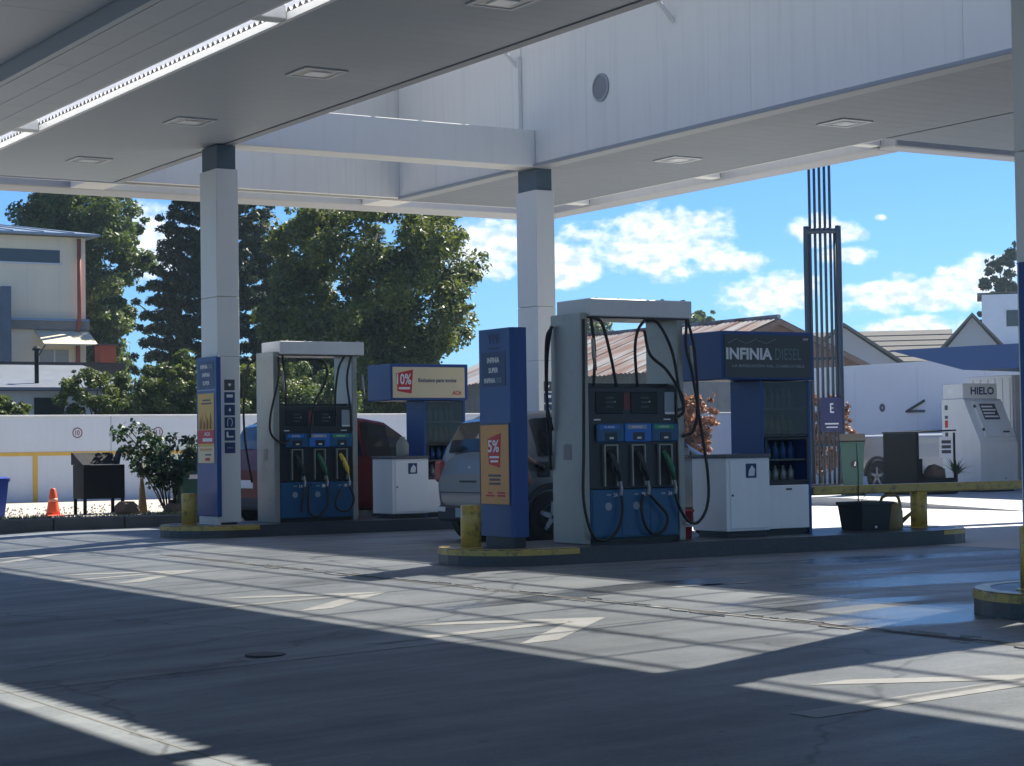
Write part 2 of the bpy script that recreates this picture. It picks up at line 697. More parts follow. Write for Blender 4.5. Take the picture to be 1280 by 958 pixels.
def arrow(x0, y, ln=1.85, w=.17):
    # long shaft then two barbs meeting at the tip
    t = x0 + ln
    on_ground('lane_arrow', [
        [(x0, y - w / 2), (t - .32, y - w / 2), (t - .32, y + w / 2), (x0, y + w / 2)],
        [(t, y), (t - .3, y), (t - 1.25, y - .85), (t - .95, y - .85)],
        [(t, y), (t - .95, y + .72), (t - 1.2, y + .72), (t - .3, y)]], MP, .0025)


for y in (22.6, 18.5, 14.5, 11.3, 7.02):
    arrow(5.9, y, w=.2 if y < 8 else .15)
for x0, x1, y in ((9.68, 10.2, 12.68), (10.67, 11.22, 12.68), (11.69, 12.25, 12.68), (12.8, 13.4, 12.7), (13.9, 14.5, 12.7), (10.92, 11.5, 20.3), (9.6, 10.2, 20.3), (12.0, 12.6, 20.3), (9.4, 9.9, 12.68)):
    on_ground('lane_dash', [[(x0, y), (x1, y), (x1, y + .1), (x0, y + .1)]], MP, .0025)
on_ground('pale_ground_line', [[(16.4, 18.45), (24, 18.6), (24, 18.75), (16.4, 18.6)]], mat('plain_line_white', (.75, .75, .74), .6, var=.1), .007)  # plain white strip lying on the ground

# trench drain with broken, patched edges
b = B()
b.poly([(8.33, -2, gz(8.33) + .002), (8.42, -2, gz(8.42) + .002), (8.42, 21, gz(8.42) + .002), (8.33, 21, gz(8.33) + .002)])
drain = struct(b.done('drain_channel', mat('drain_shadow', (.07, .07, .07), .8, var=.5, vs=5)))
MG = mat('chipped_mortar', (.34, .34, .33), .8, var=.35, vs=12)
rr_ = random.Random(3)
for i in range(150):
    y = 4 + i * .1 + rr_.uniform(-.1, .1)
    if rr_.random() < .35:
        continue
    xo = rr_.choice((8.31, 8.45, 8.37)) + rr_.uniform(-.05, .05)
    w, l = rr_.uniform(.005, .022), rr_.uniform(.05, .26)
    pts = [(xo + w * math.cos(a) * rr_.uniform(.5, 1.3), y + l * math.sin(a) * rr_.uniform(.5, 1.1), gz(xo) - .002) for a in [k * math.pi / 4 for k in range(8)]]
    B().prism(pts, (0, 0, rr_.uniform(.006, .011))).done('mortar_chip', MG, drain)
mh = B()
mh.lathe((5.16, 11.3, gz(5.16) + .002), [(.13, 0), (.13, .006), (.11, .008)], 16)
struct(mh.done('drain_cover', mat('iron_cover', (.05, .05, .055), .5, .6)))

# raised gravel bed with kerb behind the far lane, shop pavement at the right
MK = mat('dark_kerb_concrete', (.11, .115, .12), .7, var=.3, vs=4, bump=.3, bs=30)
kerb = B()
kerb.box(3.0, 3.0 + .001, 28.2, 28.201, 0, .001)
kerb.bm.clear()
kerb_root = thing('kerb', (10, 28.28, 0), None, None)
kerb_root['kind'] = 'structure'
for i in range(17):
    x = 4.0 + i * 1.1
    B().box(x, x + 1.088, 28.2, 28.36, gz(x + .5) - .1, .185 + rr_.uniform(-.006, .006), .02).done('kerb_stone', MK, kerb_root)
b = B()
b.box(4.0, 22.7, 28.37, 38.0, -.2, .175)
struct(b.done('gravel_bed', mat('pale_gravel', (.42, .39, .34), .9, var=.3, vs=9, bump=1., bs=25)))
# scattered stones and weeds along the bed edge
nst = 1500
pos = np.stack([rng.uniform(6, 18, nst), 28.45 + rng.random(nst) ** 1.5 * 6, np.full(nst, .175)], 1)
b = B()
for p in pos:
    s_ = random.uniform(.012, .04)
    v = [b.bm.verts.new(Vector(p) + Vector((math.cos(a) * s_ * random.uniform(.7, 1.2), math.sin(a) * s_ * random.uniform(.7, 1.2), 0))) for a in (0, 1.6, 3.1, 4.7)]
    t = b.bm.verts.new(Vector(p) + Vector((0, 0, s_ * .9)))
    for k in range(4):
        b.bm.faces.new((v[k], v[(k + 1) % 4], t))
o = b.done('gravel', mat('gravel_stone', (.42, .39, .34), .9, var=.4, vs=14))
tag(o, 'loose pale gravel stones scattered over the raised bed', 'gravel', kind='stuff')
ML_GRASS = leafmat('grass_blades', (.05, .09, .02), (.12, .17, .04))
nb = 2600
bx_ = rng.uniform(7, 14, nb)
keep = rng.random(nb) < (.25 + .75 * (np.sin(bx_ * 2.3) * .5 + .5))
bx_ = bx_[keep]
nb = len(bx_)
by_ = 28.38 + np.abs(rng.normal(0, .12, nb))
hh = rng.uniform(.02, .07, nb)
ang = rng.uniform(0, math.pi, nb)
vv = np.zeros((nb, 3, 3))
vv[:, 0] = np.stack([bx_ - .008 * np.cos(ang), by_ - .008 * np.sin(ang), np.full(nb, .175)], 1)
vv[:, 1] = np.stack([bx_ + .008 * np.cos(ang), by_ + .008 * np.sin(ang), np.full(nb, .175)], 1)
vv[:, 2] = np.stack([bx_ + rng.normal(0, .02, nb), by_ + rng.normal(0, .02, nb), .175 + hh], 1)
me = bpy.data.meshes.new('grass')
me.from_pydata(vv.reshape(-1, 3).tolist(), [], [(3 * i, 3 * i + 1, 3 * i + 2) for i in range(nb)])
me.materials.append(ML_GRASS)
o = bpy.data.objects.new('grass', me)
COL.objects.link(o)
tag(o, 'short weedy grass along the kerb of the gravel bed', 'grass', kind='stuff')

b = B()
b.prism([(23.2, 22.0, .006), (23.2, 26.3, .15), (23.2, 34.5, .15), (23.2, 34.5, -.1), (23.2, 22.0, -.1)], (36.8, 0, 0))
struct(b.done('pavement', mat('pale_pavement', (.48, .48, .47), .8, var=.15, vs=2, bump=.2)))
# apron beyond the far island ends, sunlight put into its paler colour
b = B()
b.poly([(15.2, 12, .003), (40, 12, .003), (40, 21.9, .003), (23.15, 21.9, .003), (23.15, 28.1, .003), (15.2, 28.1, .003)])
struct(b.done('apron', mat('sunlit_tone_concrete', (.52, .52, .51), .75, var=.12, vs=1.5, bump=.15, dirt=(.3, .29, .27, .35))))

# ------------------------------------------------------------------ canopy
Z0 = 5.257
YN = -14.0  # canopy carried on unseen behind the camera to dim ambient light
M_WALL = mat('white_fascia_panel', (.70, .70, .68), .5, var=.06, vs=.7, streak=.12)
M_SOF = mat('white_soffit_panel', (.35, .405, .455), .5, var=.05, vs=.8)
M_BEAM = mat('white_beam_paint', (.70, .71, .70), .5, var=.06, vs=1.0, streak=.07)
M_TRIM = mat('grey_edge_trim', (.28, .31, .34), .5, var=.1, vs=2)
M_ROOF = mat('galvanised_roof', (.4, .41, .42), .45, .6, var=.15, vs=2)
can = thing('fuel_station_canopy', (13, 14, 0), 'white flat canopy roof of the fuel station with open central well and skylight', 'canopy')


def slats(name, x0, x1, y0, y1, z, pitch, m, parent, gap=.003):
    """row of linear ceiling panels sharing one mesh"""
    n = int(round((y1 - y0) / pitch))
    p = (y1 - y0) / n
    first = None
    for i in range(n):
        if first is None:
            first = B().box(x0, x1, y0 + gap / 2, y0 + p - gap / 2, z, z + .02, .0015).done(name, m, parent)
        else:
            dupe(first, parent, (0, i * p, 0))
    return first


# band A (over the first columns)
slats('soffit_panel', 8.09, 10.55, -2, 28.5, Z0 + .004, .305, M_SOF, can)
B().box(10.56, 10.69, YN, 28.45, Z0 - .01, 5.33).done('well_edge', M_TRIM, can)
B().box(8.03, 8.085, YN, 28.6, Z0, 5.33).done('slot_fascia', mat('slot_fascia_white', (.82, .83, .84), .5, var=.05, vs=1.2, streak=.05), can)
B().box(8.09, 10.55, YN, 28.55, 5.30, 5.325).done('roof_deck', M_ROOF, can)


def corrugated(x0, x1, y0, y1, z, amp, per, m, name):
    b = B()
    ys_ = np.arange(y0, y1, per / 6)
    b.grid([[(x0, y, z + amp * math.sin(2 * math.pi * y / per)), (x1, y, z + amp * math.sin(2 * math.pi * y / per))] for y in ys_])
    return b.done(name, m, can, smooth=True)


B().box(8.3, 8.32, YN, 28.5, 5.33, 5.56).done('slot_backing', MATS['slot_fascia_white'], can)  # white strip added to give a bright line behind the sheet edge
corrugated(8.04, 8.29, 4, 28.5, 5.36, .025, .13, M_ROOF, 'roof_sheet')
# band Z, left of the open slot, big square panels
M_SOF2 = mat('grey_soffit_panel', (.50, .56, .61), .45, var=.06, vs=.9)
pan = None
for r_ in range(3):
    for i in range(36):
        x = 6.69 + r_ * .338
        y = -13.6 + i * 1.16 + (r_ % 2) * .3
        if pan is None:
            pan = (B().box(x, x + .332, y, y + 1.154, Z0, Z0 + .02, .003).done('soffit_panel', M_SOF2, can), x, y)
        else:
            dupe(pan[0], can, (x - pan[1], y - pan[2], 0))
B().box(7.695, 7.73, YN, 28.6, Z0, 5.75).done('slot_fascia', MATS['slot_fascia_white'], can)  # raised as an unseen reflector, bouncing sun onto the facing fascia
B().box(6.7, 7.69, YN, 28.55, 5.34, 5.38).done('roof_deck', M_ROOF, can)
corrugated(7.3, 7.69, 4, 28.5, 5.6, .025, .13, M_ROOF, 'roof_sheet')
for y in (24.42, 17.04, 9.66, 2.28):
    B().box(7.735, 8.025, y - .1, y + .1, Z0 + .004, 5.41, .01).done('cross_member', M_BEAM, can)
# ceiling nearest the camera, stepped up a little
B().box(6.6, 6.68, YN, 28.6, Z0 + .002, 5.515).done('ceiling_step', M_SOF2, can)
pan = None
for ix in range(6):
    for iy in range(16):
        x, y = -7.8 + ix * 2.4, -12.2 + iy * 2.55
        if pan is None:
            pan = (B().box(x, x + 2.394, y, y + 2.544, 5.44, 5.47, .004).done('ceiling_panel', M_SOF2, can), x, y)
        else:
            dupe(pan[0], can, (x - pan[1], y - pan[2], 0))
B().box(-8, 6.6, YN, 28.6, 5.52, 5.56).done('roof_deck', M_ROOF, can)

# central well: tall right wall, end wall, tie beams
yw = YN
while yw < 24.6:
    ye = min(yw + 3.69, 24.62)
    B().box(15.5, 15.62, yw, ye - .005, Z0 + .05, 7.2).done('wall_sheet', M_WALL, can)
    yw += 3.69
B().box(15.5, 15.62, 24.63, 28.45, Z0 + .05, 7.2).done('well_wall', M_WALL, can)
B().box(10.69, 15.62, 28.46, 28.58, Z0 + .03, 7.2).done('well_end_wall', M_WALL, can)
B().box(15.46, 15.71, YN, 28.44, Z0 - .012, Z0 + .046, .008).done('well_edge', M_TRIM, can)
for y in (24.5, 9.95):
    B().box(10.695, 15.495, y - .25, y + .22, Z0 + .002, 5.8, .008).done('tie_beam', M_BEAM, can)
B().box(15.43, 15.498, 24.6, 24.73, Z0 + .06, 6.95, .006).done('corner_post', M_BEAM, can)
for y in (24.66, 20.8, 17.1, 13.4, 9.7):
    B().tube([(15.5, y, 6.75), (15.3, y, 6.95), (15.05, y, 7.16)], .035, 6).done('knee_brace', M_BEAM, can)
# round vent in the well wall
v = B()
v.lathe((15.5, 22.52, 6.15), [(.2, 0), (.2, -.02), (.165, -.025), (.165, -.01)], 28, 'x')
vo = v.done('round_vent', M_TRIM, can)
B().lathe((15.49, 22.52, 6.15), [(.16, 0), (.16, -.008), (.1, -.012)], 28, 'x').done('vent_grille', mat('dark_vent', (.2, .21, .23), .6, var=.15), vo)
# skylight over the well
M_SHEET = sheetmat('clear_roof_sheet')
for k, x in enumerate((10.75, 11.6, 12.45, 13.2, 13.95, 14.7, 15.42)):
    B().box(x - .024, x + .024, YN, 28.5, 7.175, 7.2).done('skylight_purlin', M_BEAM, can)
raf = None
for i in range(34):
    y = -13.2 + i * 1.235
    if raf is None:
        raf = B().box(10.7, 15.5, y - .016, y + .016, 7.2, 7.23).done('skylight_rafter', M_BEAM, can)
    else:
        dupe(raf, can, (0, i * 1.235, 0))
B().box(10.7, 15.6, YN, 28.5, 7.245, 7.25).done('skylight_sheet', M_SHEET, can)

# band B and the right-hand roof
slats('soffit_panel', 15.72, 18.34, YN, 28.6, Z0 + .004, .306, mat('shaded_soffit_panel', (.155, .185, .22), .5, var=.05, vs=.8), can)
B().box(15.63, 18.36, YN, 28.6, 5.6, 5.64).done('roof_deck', M_ROOF, can)
B().box(18.345, 18.375, 19.95, 28.6, Z0, 5.64).done('soffit_edge', M_WALL, can)
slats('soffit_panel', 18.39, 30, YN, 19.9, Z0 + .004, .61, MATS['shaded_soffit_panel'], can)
B().box(18.38, 30, YN, 19.93, 5.6, 5.64).done('roof_deck', M_ROOF, can)
# outer fascia ring with the open gutter gap
B().box(18.99, 19.39, 20.71, 30.15, Z0, 5.75, .02).done('outer_fascia', mat('fascia_grey', (.36, .38, .41), .5, var=.06, vs=.8, streak=.08), can)
B().box(18.99, 30, 20.34, 20.7, Z0, 5.75, .02).done('outer_fascia', MATS['fascia_grey'], can)
B().box(-8, 18.985, 29.42, 30.15, Z0, 5.75, .02).done('outer_fascia', mat('fascia_white', (.40, .42, .45), .5, var=.06, vs=.8, streak=.08), can)
B().box(-8, 7.7, 28.61, 28.66, Z0, 5.6).done('soffit_edge', M_WALL, can)
B().box(8.1, 18.3, 28.61, 28.66, Z0, 5.6).done('soffit_edge', M_WALL, can)
for x0, x1 in ((10.2, 10.75), (15.3, 15.85), (4.2, 4.5), (-.2, .1)):
    B().box(x0, x1, 28.67, 29.41, Z0 + .003, 5.5, .01).done('cross_member', M_BEAM, can)
for y in (20.75, 24.42, 28.1):
    B().box(18.38, 18.985, y - .1, y + .1, Z0 + .05, 5.5, .01).done('cross_member', M_BEAM, can)

# recessed canopy lights
M_LENS = mat('light_lens', (.75, .78, .8), .25, var=.05)
M_LF = mat('light_frame', (.55, .58, .62), .4, var=.05)


def ceiling_light(x, y, label):
    t = thing('ceiling_light', (x, y, Z0), label, 'light fixture', 'square lamps recessed in the canopy soffit')
    for a in ((-.26, .26, -.26, -.21), (-.26, .26, .21, .26), (-.26, -.21, -.21, .21), (.21, .26, -.21, .21)):
        B().box(x + a[0], x + a[1], y + a[2], y + a[3], Z0 - .014, Z0 + .003, .004).done('frame', M_LF, t)
    B().box(x - .12, x + .12, y - .12, y + .12, Z0 - .02, Z0 + .003, .008).done('lens', M_LENS, t)
    B().box(x - .2, x + .2, y - .2, y + .2, Z0 - .008, Z0 + .003).done('reflector', mat('lamp_reflector', (.3, .31, .33), .35, .3, var=.05), t)
    return t


names = ['nearest the far edge on the left soffit', 'on the left soffit just before the left column', 'on the left soffit, third from the far edge', 'cut off by the top of the picture on the left soffit']
for (y, nm) in zip((26.44, 22.78, 19.2, 15.3), names):
    ceiling_light(9.45, y, 'square recessed canopy lamp ' + nm)
for (y, nm) in zip((22.7, 19.1), ('nearer the middle column on the right soffit', 'farther right on the right soffit above the pylon')):
    ceiling_light(16.95, y, 'square recessed canopy lamp ' + nm)

# ------------------------------------------------------------------ columns
M_COL = mat('white_column_cladding', (.72, .73, .73), .4, var=.06, vs=1.3, streak=.05)
M_CAP = mat('dark_teal_capital', (.075, .12, .16), .5, var=.1)
M_BLUE = mat('ypf_blue_panel', (.011, .058, .23), .4, var=.12, vs=2.2)
M_NAVY = mat('navy_print', (.012, .035, .13), .45, var=.1)
M_WH = mat('white_print', (.75, .77, .8), .5, var=.05)
M_GREYP = mat('grey_print', (.30, .36, .42), .5, var=.05)
M_DG = mat('dark_grey_print', (.06, .065, .075), .5, var=.08)
M_RED = mat('red_print', (.50, .018, .025), .5, var=.1)
M_ORANGE = mat('orange_print', (.62, .30, .09), .5, var=.08)
M_YEL = mat('amber_print', (.66, .42, .09), .5, var=.08)
M_CREAM = mat('cream_print', (.68, .58, .38), .5, var=.08)
M_BLACK = mat('black_plastic', (.016, .017, .02), .45, var=.2)
M_RUB = mat('black_rubber', (.013, .013, .014), .55, var=.2)


def icon(kind, x, y, z, parent):
    s = .022
    if kind == 0:     # heart
        b = B().prism([(x + s * u, y - .004, z + s * w) for u, w in ((0, -1), (1, .1), (.9, .8), (.4, 1), (0, .55), (-.4, 1), (-.9, .8), (-1, .1))], (0, .003, 0))
    elif kind == 1:   # lettered bar
        b = B().box(x - .045, x + .045, y - .004, y - .001, z + .0, z + .04)
    elif kind == 2:   # drop
        b = B().prism([(x + s * u, y - .004, z + s * w) for u, w in ((0, 1.6), (.6, .5), (.7, -.3), (.2, -.9), (-.5, -.6), (-.7, .1), (-.3, .9))], (0, .003, 0))
    elif kind == 3:   # pump outline
        b = B().tube(spline([(x - .03, y - .003, z - .05), (x - .03, y - .003, z + .04), (x + .02, y - .003, z + .05), (x + .035, y - .003, z), (x + .02, y - .003, z - .05)], 4), .005, 5)
    elif kind == 4:   # hand and bar
        b = B().prism([(x - .05, y - .004, z - .03), (x + .05, y - .004, z - .03), (x + .05, y - .004, z - .01), (x - .02, y - .004, z - .01), (x - .03, y - .004, z + .05), (x - .05, y - .004, z + .04)], (0, .003, 0))
    else:
        b = B().box(x - .04, x + .04, y - .004, y - .001, z - .005, z + .005)
    b.done('sticker_symbol', M_WH if kind != 5 else M_GREYP, parent)


def column(x, y, label, base_z=.16, stickers=0, top=4.92):
    t = thing('canopy_column', (x, y, base_z), label, 'column', 'white columns carrying the canopy')
    # cladding in two lifts with a fine joint
    B().box(x - .16, x + .16, y - .275, y + .275, base_z + .025, 3.2, .006).done('cladding', M_COL, t)
    B().box(x - .16, x + .16, y - .275, y + .275, 3.206, top, .006).done('cladding', M_COL, t)
    B().box(x - .12, x + .12, y - .23, y + .23, base_z, base_z + .024).done('foot', M_BLACK, t)
    B().box(x - .135, x + .135, y - .25, y + .25, top + .002, Z0 - .014).done('capital', M_CAP, t)
    B().box(x - .162, x + .162, y - .277, y + .277, 2.40, 2.406).done('joint', M_TRIM, t)
    for i in range(stickers):
        z = 2.02 - i * .168
        s_ = B().box(x - .07, x + .08, y - .281, y - .2755, z - .072, z + .072).done('sticker', M_DG if i == 0 else M_NAVY, t)
        icon(i, x + .005, y - .281, z, s_)
    return t


column(10.58, 24.52, 'white canopy column on the far left island with blue price totem against it', stickers=6)
column(15.65, 24.52, 'white canopy column behind the front pump, rising to the corner of the well', stickers=6)
column(10.62, 9.72, 'white canopy column cut by the right edge of the picture', stickers=6)

# ------------------------------------------------------------------ islands
M_ISL = mat('dark_island_concrete', (.045, .05, .06), .36, var=.3, vs=3, bump=.2, bs=30)
M_YELP = mat('yellow_island_paint', (.50, .36, .08), .3, var=.14, vs=4, dirt=(.06, .055, .05, .9))


def stadium(x0, x1, cy, r, z0, z1, both=True, n=14):
    pts = []
    for k in range(n + 1):
        a = math.pi / 2 + math.pi * k / n
        pts.append((x0 + r + r * math.cos(a), cy + r * math.sin(a), z0))
    if both:
        for k in range(n + 1):
            a = -math.pi / 2 + math.pi * k / n
            pts.append((x1 - r + r * math.cos(a), cy + r * math.sin(a), z0))
    else:
        pts += [(x1, cy - r, z0), (x1, cy + r, z0)]
    return B().prism(pts, (0, 0, z1 - z0))


def nose_band(x0, cy, r, reach, z0, z1, flip=1, n=16):
    """painted band hugging the rounded nose and a little of both sides"""
    path = [(x0 + flip * (r + reach), cy - r)]
    for k in range(n + 1):
        a = -math.pi / 2 - math.pi * k / n
        path.append((x0 + flip * (r + r * math.cos(a)), cy + r * math.sin(a)))
    path.append((x0 + flip * (r + reach), cy + r))
    b = B()
    c = Vector((x0 + flip * r, cy, 0))
    ins, outs = [], []
    for i, (x, y) in enumerate(path):
        p = Vector((x, y, 0))
        d = Vector((0, (y > cy) * 2 - 1, 0)) if i in (0, len(path) - 1) else (p - c).normalized()
        outs.append(p + d * .004)
        ins.append(p - d * .11)
    rows = [[(*o.xy, z0) for o in outs], [(*o.xy, z1 - .012) for o in outs], [(*(o - (o - i_) * .1).xy, z1 + .003) for o, i_ in zip(outs, ins)], [(*i_.xy, z1 + .003) for i_ in ins]]
    b.grid(rows)
    return b


def island(x0, x1, cy, label, r=.73):
    t = thing('pump_island', ((x0 + x1) / 2, cy, 0), label, 'pump island', 'raised islands carrying the pumps')
    stadium(x0, x1, cy, r, 0, .16).done('kerb_block', M_ISL, t)
    nose_band(x0, cy, r, .32, .10, .16).done('yellow_edge', M_YELP, t)
    nose_band(x1, cy, r, .02, .11, .16, -1).done('yellow_edge', M_YELP, t)
    return t


island(9.74, 16.6, 24.5, 'long dark kerbed island with yellow nose under the far left pump')
island(9.5, 16.1, 16.55, 'long dark kerbed island with yellow nose under the front pump')
island(9.30, 16.4, 9.0, 'nearest kerbed island with yellow rim at the right edge', r=.80)


def bollard(x, y, label, h=.42):
    t = thing('bollard', (x, y, .16), label, 'bollard', 'stout yellow bollards on the island noses')
    B().lathe((x, y, .16), [(.1, 0), (.1, h - .012), (.088, h), (.0001, h + .002)], 24).done('post', M_YELP, t, True)
    B().lathe((x, y, .1601), [(.13, 0), (.13, .008), (.1, .012)], 20).done('foot_ring', M_YELP, t)


bollard(10.1, 24.5, 'yellow bollard on the nose of the far left island')
bollard(9.75, 16.53, 'yellow bollard on the nose of the front island before the blue totem')
bollard(9.66, 9.12, 'yellow bollard cut by the right edge of the picture')

# ------------------------------------------------------------------ totems
def bars(x, y0, y1, z, n, h, step, m, parent, face='-X', name='print_line', shrink=()):
    for i in range(n):
        s = shrink[i] if i < len(shrink) else 1.
        c, w = (y0 + y1) / 2, (y1 - y0) * s
        zz = z - i * step
        if face == '-X':
            B().box(x - .002, x, c - w / 2, c + w / 2, zz - h / 2, zz + h / 2).done(name, m, parent)
        else:
            B().box(c - w / 2, c + w / 2, x - .002, x, zz - h / 2, zz + h / 2).done(name, m, parent)


def percent_tag(x, yc, zc, s, num, parent, face='-X', asp=.75):
    """slanted red discount tag with white figures"""
    pts = [(-.5, .33), (.5, .5), (.4, -.5), (-.42, -.4)]
    if face == '-X':
        b = B().prism([(x - .002, yc - u * s * asp, zc + v * s) for u, v in pts], (.002, 0, 0))
        tg = b.done('discount_tag', M_RED, parent)
        text(num, M_WH, tg, (x - .002, yc + .04 * s, zc + .12 * s), s * .62, s * .36, '-X', .02)
        bars(x - .002, yc - .26 * s, yc + .26 * s, zc - .2 * s, 2, .06 * s, .12 * s, M_WH, tg, shrink=(1, .8))
    else:
        b = B().prism([(yc + u * s * asp, x - .002, zc + v * s) for u, v in pts], (0, .002, 0))
        tg = b.done('discount_tag', M_RED, parent)
        text(num, M_WH, tg, (yc - .03 * s, x - .002, zc + .1 * s), s * .68, s * .45, '-Y', .02)
        bars(x - .002, yc - .28 * s, yc + .24 * s, zc - .28 * s, 1, .09 * s, .1, M_WH, tg, '-Y')


# front totem
t = thing('price_totem', (10.14, 16.54, .16), 'tall blue totem with orange 5% poster behind the front yellow bollard', 'totem')
prof = [(10.05, 16.25), (10.075, 16.22), (10.225, 16.22), (10.25, 16.26), (10.25, 16.82), (10.22, 16.86), (10.075, 16.86), (10.05, 16.83)]
B().prism([(x, y, .26) for x, y in prof], (0, 0, 2.05)).done('body', M_BLUE, t)
B().box(10.09, 10.22, 16.27, 16.81, .16, .258).done('plinth', M_BLACK, t)
XF = 10.05
B().box(XF - .003, XF - .0005, 16.33, 16.78, 1.74, 2.08).done('fuel_panel', M_NAVY, t)
text('YPF', M_NAVY, t, (XF - .001, 16.55, 2.21), .24, .10, '-X', .03)
bars(XF - .001, 16.44, 16.66, 2.115, 1, .022, .1, M_NAVY, t)
text('INFINIA', M_WH, t, (XF - .004, 16.55, 2.0), .23, .055, '-X', .03)
text('SUPER', M_WH, t, (XF - .004, 16.55, 1.9), .18, .052, '-X', .03)
text('INFINIA', M_WH, t, (XF - .004, 16.62, 1.8), .21, .05, '-X', .03)
text('DIESEL', M_GREYP, t, (XF - .004, 16.45, 1.8), .12, .05, '-X', .0)
po = B().box(XF - .006, XF - .0005, 16.28, 16.82, .58, 1.36).done('poster', M_ORANGE, t)
fr = mat('poster_frame', (.03, .05, .1), .4)
for a in ((16.265, 16.28, .565, 1.375), (16.82, 16.832, .565, 1.375), (16.28, 16.82, 1.36, 1.375), (16.28, 16.82, .565, .58)):
    B().box(XF - .01, XF - .0005, *a).done('poster_frame', fr, t)
percent_tag(XF - .006, 16.55, 1.11, .34, '5%', po)
bars(XF - .006, 16.43, 16.67, .86, 3, .022, .04, M_DG, po, shrink=(1, .85, .9))
bars(XF - .006, 16.56, 16.72, .69, 2, .015, .028, M_RED, po, shrink=(.5, 1))
bars(XF - .006, 16.36, 16.5, .69, 2, .018, .028, M_RED, po)
B().lathe((10.25, 16.6, 1.77), [(.02, 0), (.02, .03), (.012, .04)], 10, 'x').done('knob', M_BLACK, t)

# far totem against the column
t = thing('price_totem', (10.38, 24.45, .16), 'tall narrow blue totem with yellow food poster on the far left column', 'totem')
XF = 10.345
B().box(XF, 10.412, 24.12, 24.80, .27, 2.40, .008).done('body', M_BLUE, t)
B().box(XF + .01, 10.41, 24.16, 24.76, .16, .268).done('plinth', M_COL, t)
B().box(XF - .003, XF - .0005, 24.2, 24.72, 1.98, 2.34).done('fuel_panel', M_NAVY, t)
text('INFINIA', M_WH, t, (XF - .004, 24.52, 2.27), .24, .055, '-X', .03)
text('DIESEL', M_GREYP, t, (XF - .004, 24.31, 2.27), .14, .055, '-X', .0)
text('INFINIA', M_WH, t, (XF - .004, 24.45, 2.16), .26, .055, '-X', .03)
text('SUPER', M_WH, t, (XF - .004, 24.45, 2.05), .23, .055, '-X', .03)
bars(XF - .001, 24.16, 24.76, 1.955, 1, .012, .1, M_GREYP, t)
po = B().box(XF - .005, XF - .0005, 24.2, 24.74, .98, 1.91).done('poster', M_YEL, t)
B().box(XF - .007, XF - .005, 24.2, 24.74, 1.24, 1.42).done('red_label', M_RED, po)
text('ACA', M_WH, po, (XF - .008, 24.42, 1.37), .2, .05, '-X', .03)
bars(XF - .007, 24.26, 24.58, 1.29, 1, .045, .05, M_WH, po)
bars(XF - .005, 24.28, 24.62, 1.82, 2, .02, .045, M_DG, po, shrink=(.8, 1))
MF1 = mat('food_brown', (.16, .06, .02), .6, var=.4, vs=30)
MF2 = mat('food_gold', (.50, .26, .05), .6, var=.4, vs=30)
for k in range(9):   # printed picture of food sticks and cups
    yy = 24.26 + k * .055
    B().prism([(XF - .007, yy - .02, 1.43), (XF - .007, yy + .025, 1.43), (XF - .007, yy + .02 - .02, 1.5 + .11 * math.sin(k * 1.9) ** 2 + .06), (XF - .007, yy - .03, 1.5 + .1 * math.sin(k * 1.9) ** 2)], (.002, 0, 0)).done('printed_food', MF1 if k % 2 else MF2, po)
B().box(XF - .007, XF - .005, 24.2, 24.74, .985, 1.2).done('cream_label', M_CREAM, po)
bars(XF - .007, 24.28, 24.68, 1.16, 1, .03, .05, M_ORANGE, po)
bars(XF - .007, 24.3, 24.5, 1.09, 1, .02, .05, M_DG, po)
bars(XF - .007, 24.34, 24.5, 1.03, 1, .04, .05, M_RED, po)

# slim blue totem on the near column at the right edge
t = thing('price_totem', (10.42, 9.58, .16), 'blue totem edge against the column at the right picture edge', 'totem')
B().box(10.36, 10.455, 9.24, 9.89, .27, 2.40, .008).done('body', M_BLUE, t)
B().box(10.37, 10.45, 9.28, 9.84, .16, .268).done('plinth', M_COL, t)

# ------------------------------------------------------------------ pumps
M_STEEL = mat('brushed_steel', (.33, .325, .30), .42, .55, var=.12, vs=3, dirt=(.25, .2, .15, .35))
M_HEAD = mat('pump_header_white', (.66, .67, .69), .4, var=.06, vs=3, streak=.06)
M_PB = mat('pump_black', (.02, .024, .032), .35, var=.15, vs=4)
M_PBLUE = mat('pump_blue', (.012, .095, .22), .35, var=.12, vs=4, dirt=(.02, .05, .1, .4))
M_LCD = mat('display_glass', (.015, .02, .026), .35, var=.1, spec=.25)
M_GREEN = mat('green_label', (.03, .32, .13), .4, var=.1)
M_LB = mat('bright_blue_label', (.02, .16, .55), .4, var=.1)
M_NOZ = {'black': M_BLACK, 'green': mat('green_grip', (.03, .16, .08), .4, var=.1), 'yellow': mat('yellow_grip', (.75, .58, .05), .4, var=.1)}


def hose(pts, parent, ox, oy, r=.016):
    B().tube(spline([(ox + x, oy + y, z) for x, y, z in pts], 7), r, 7).done('hose', M_RUB, parent, True)


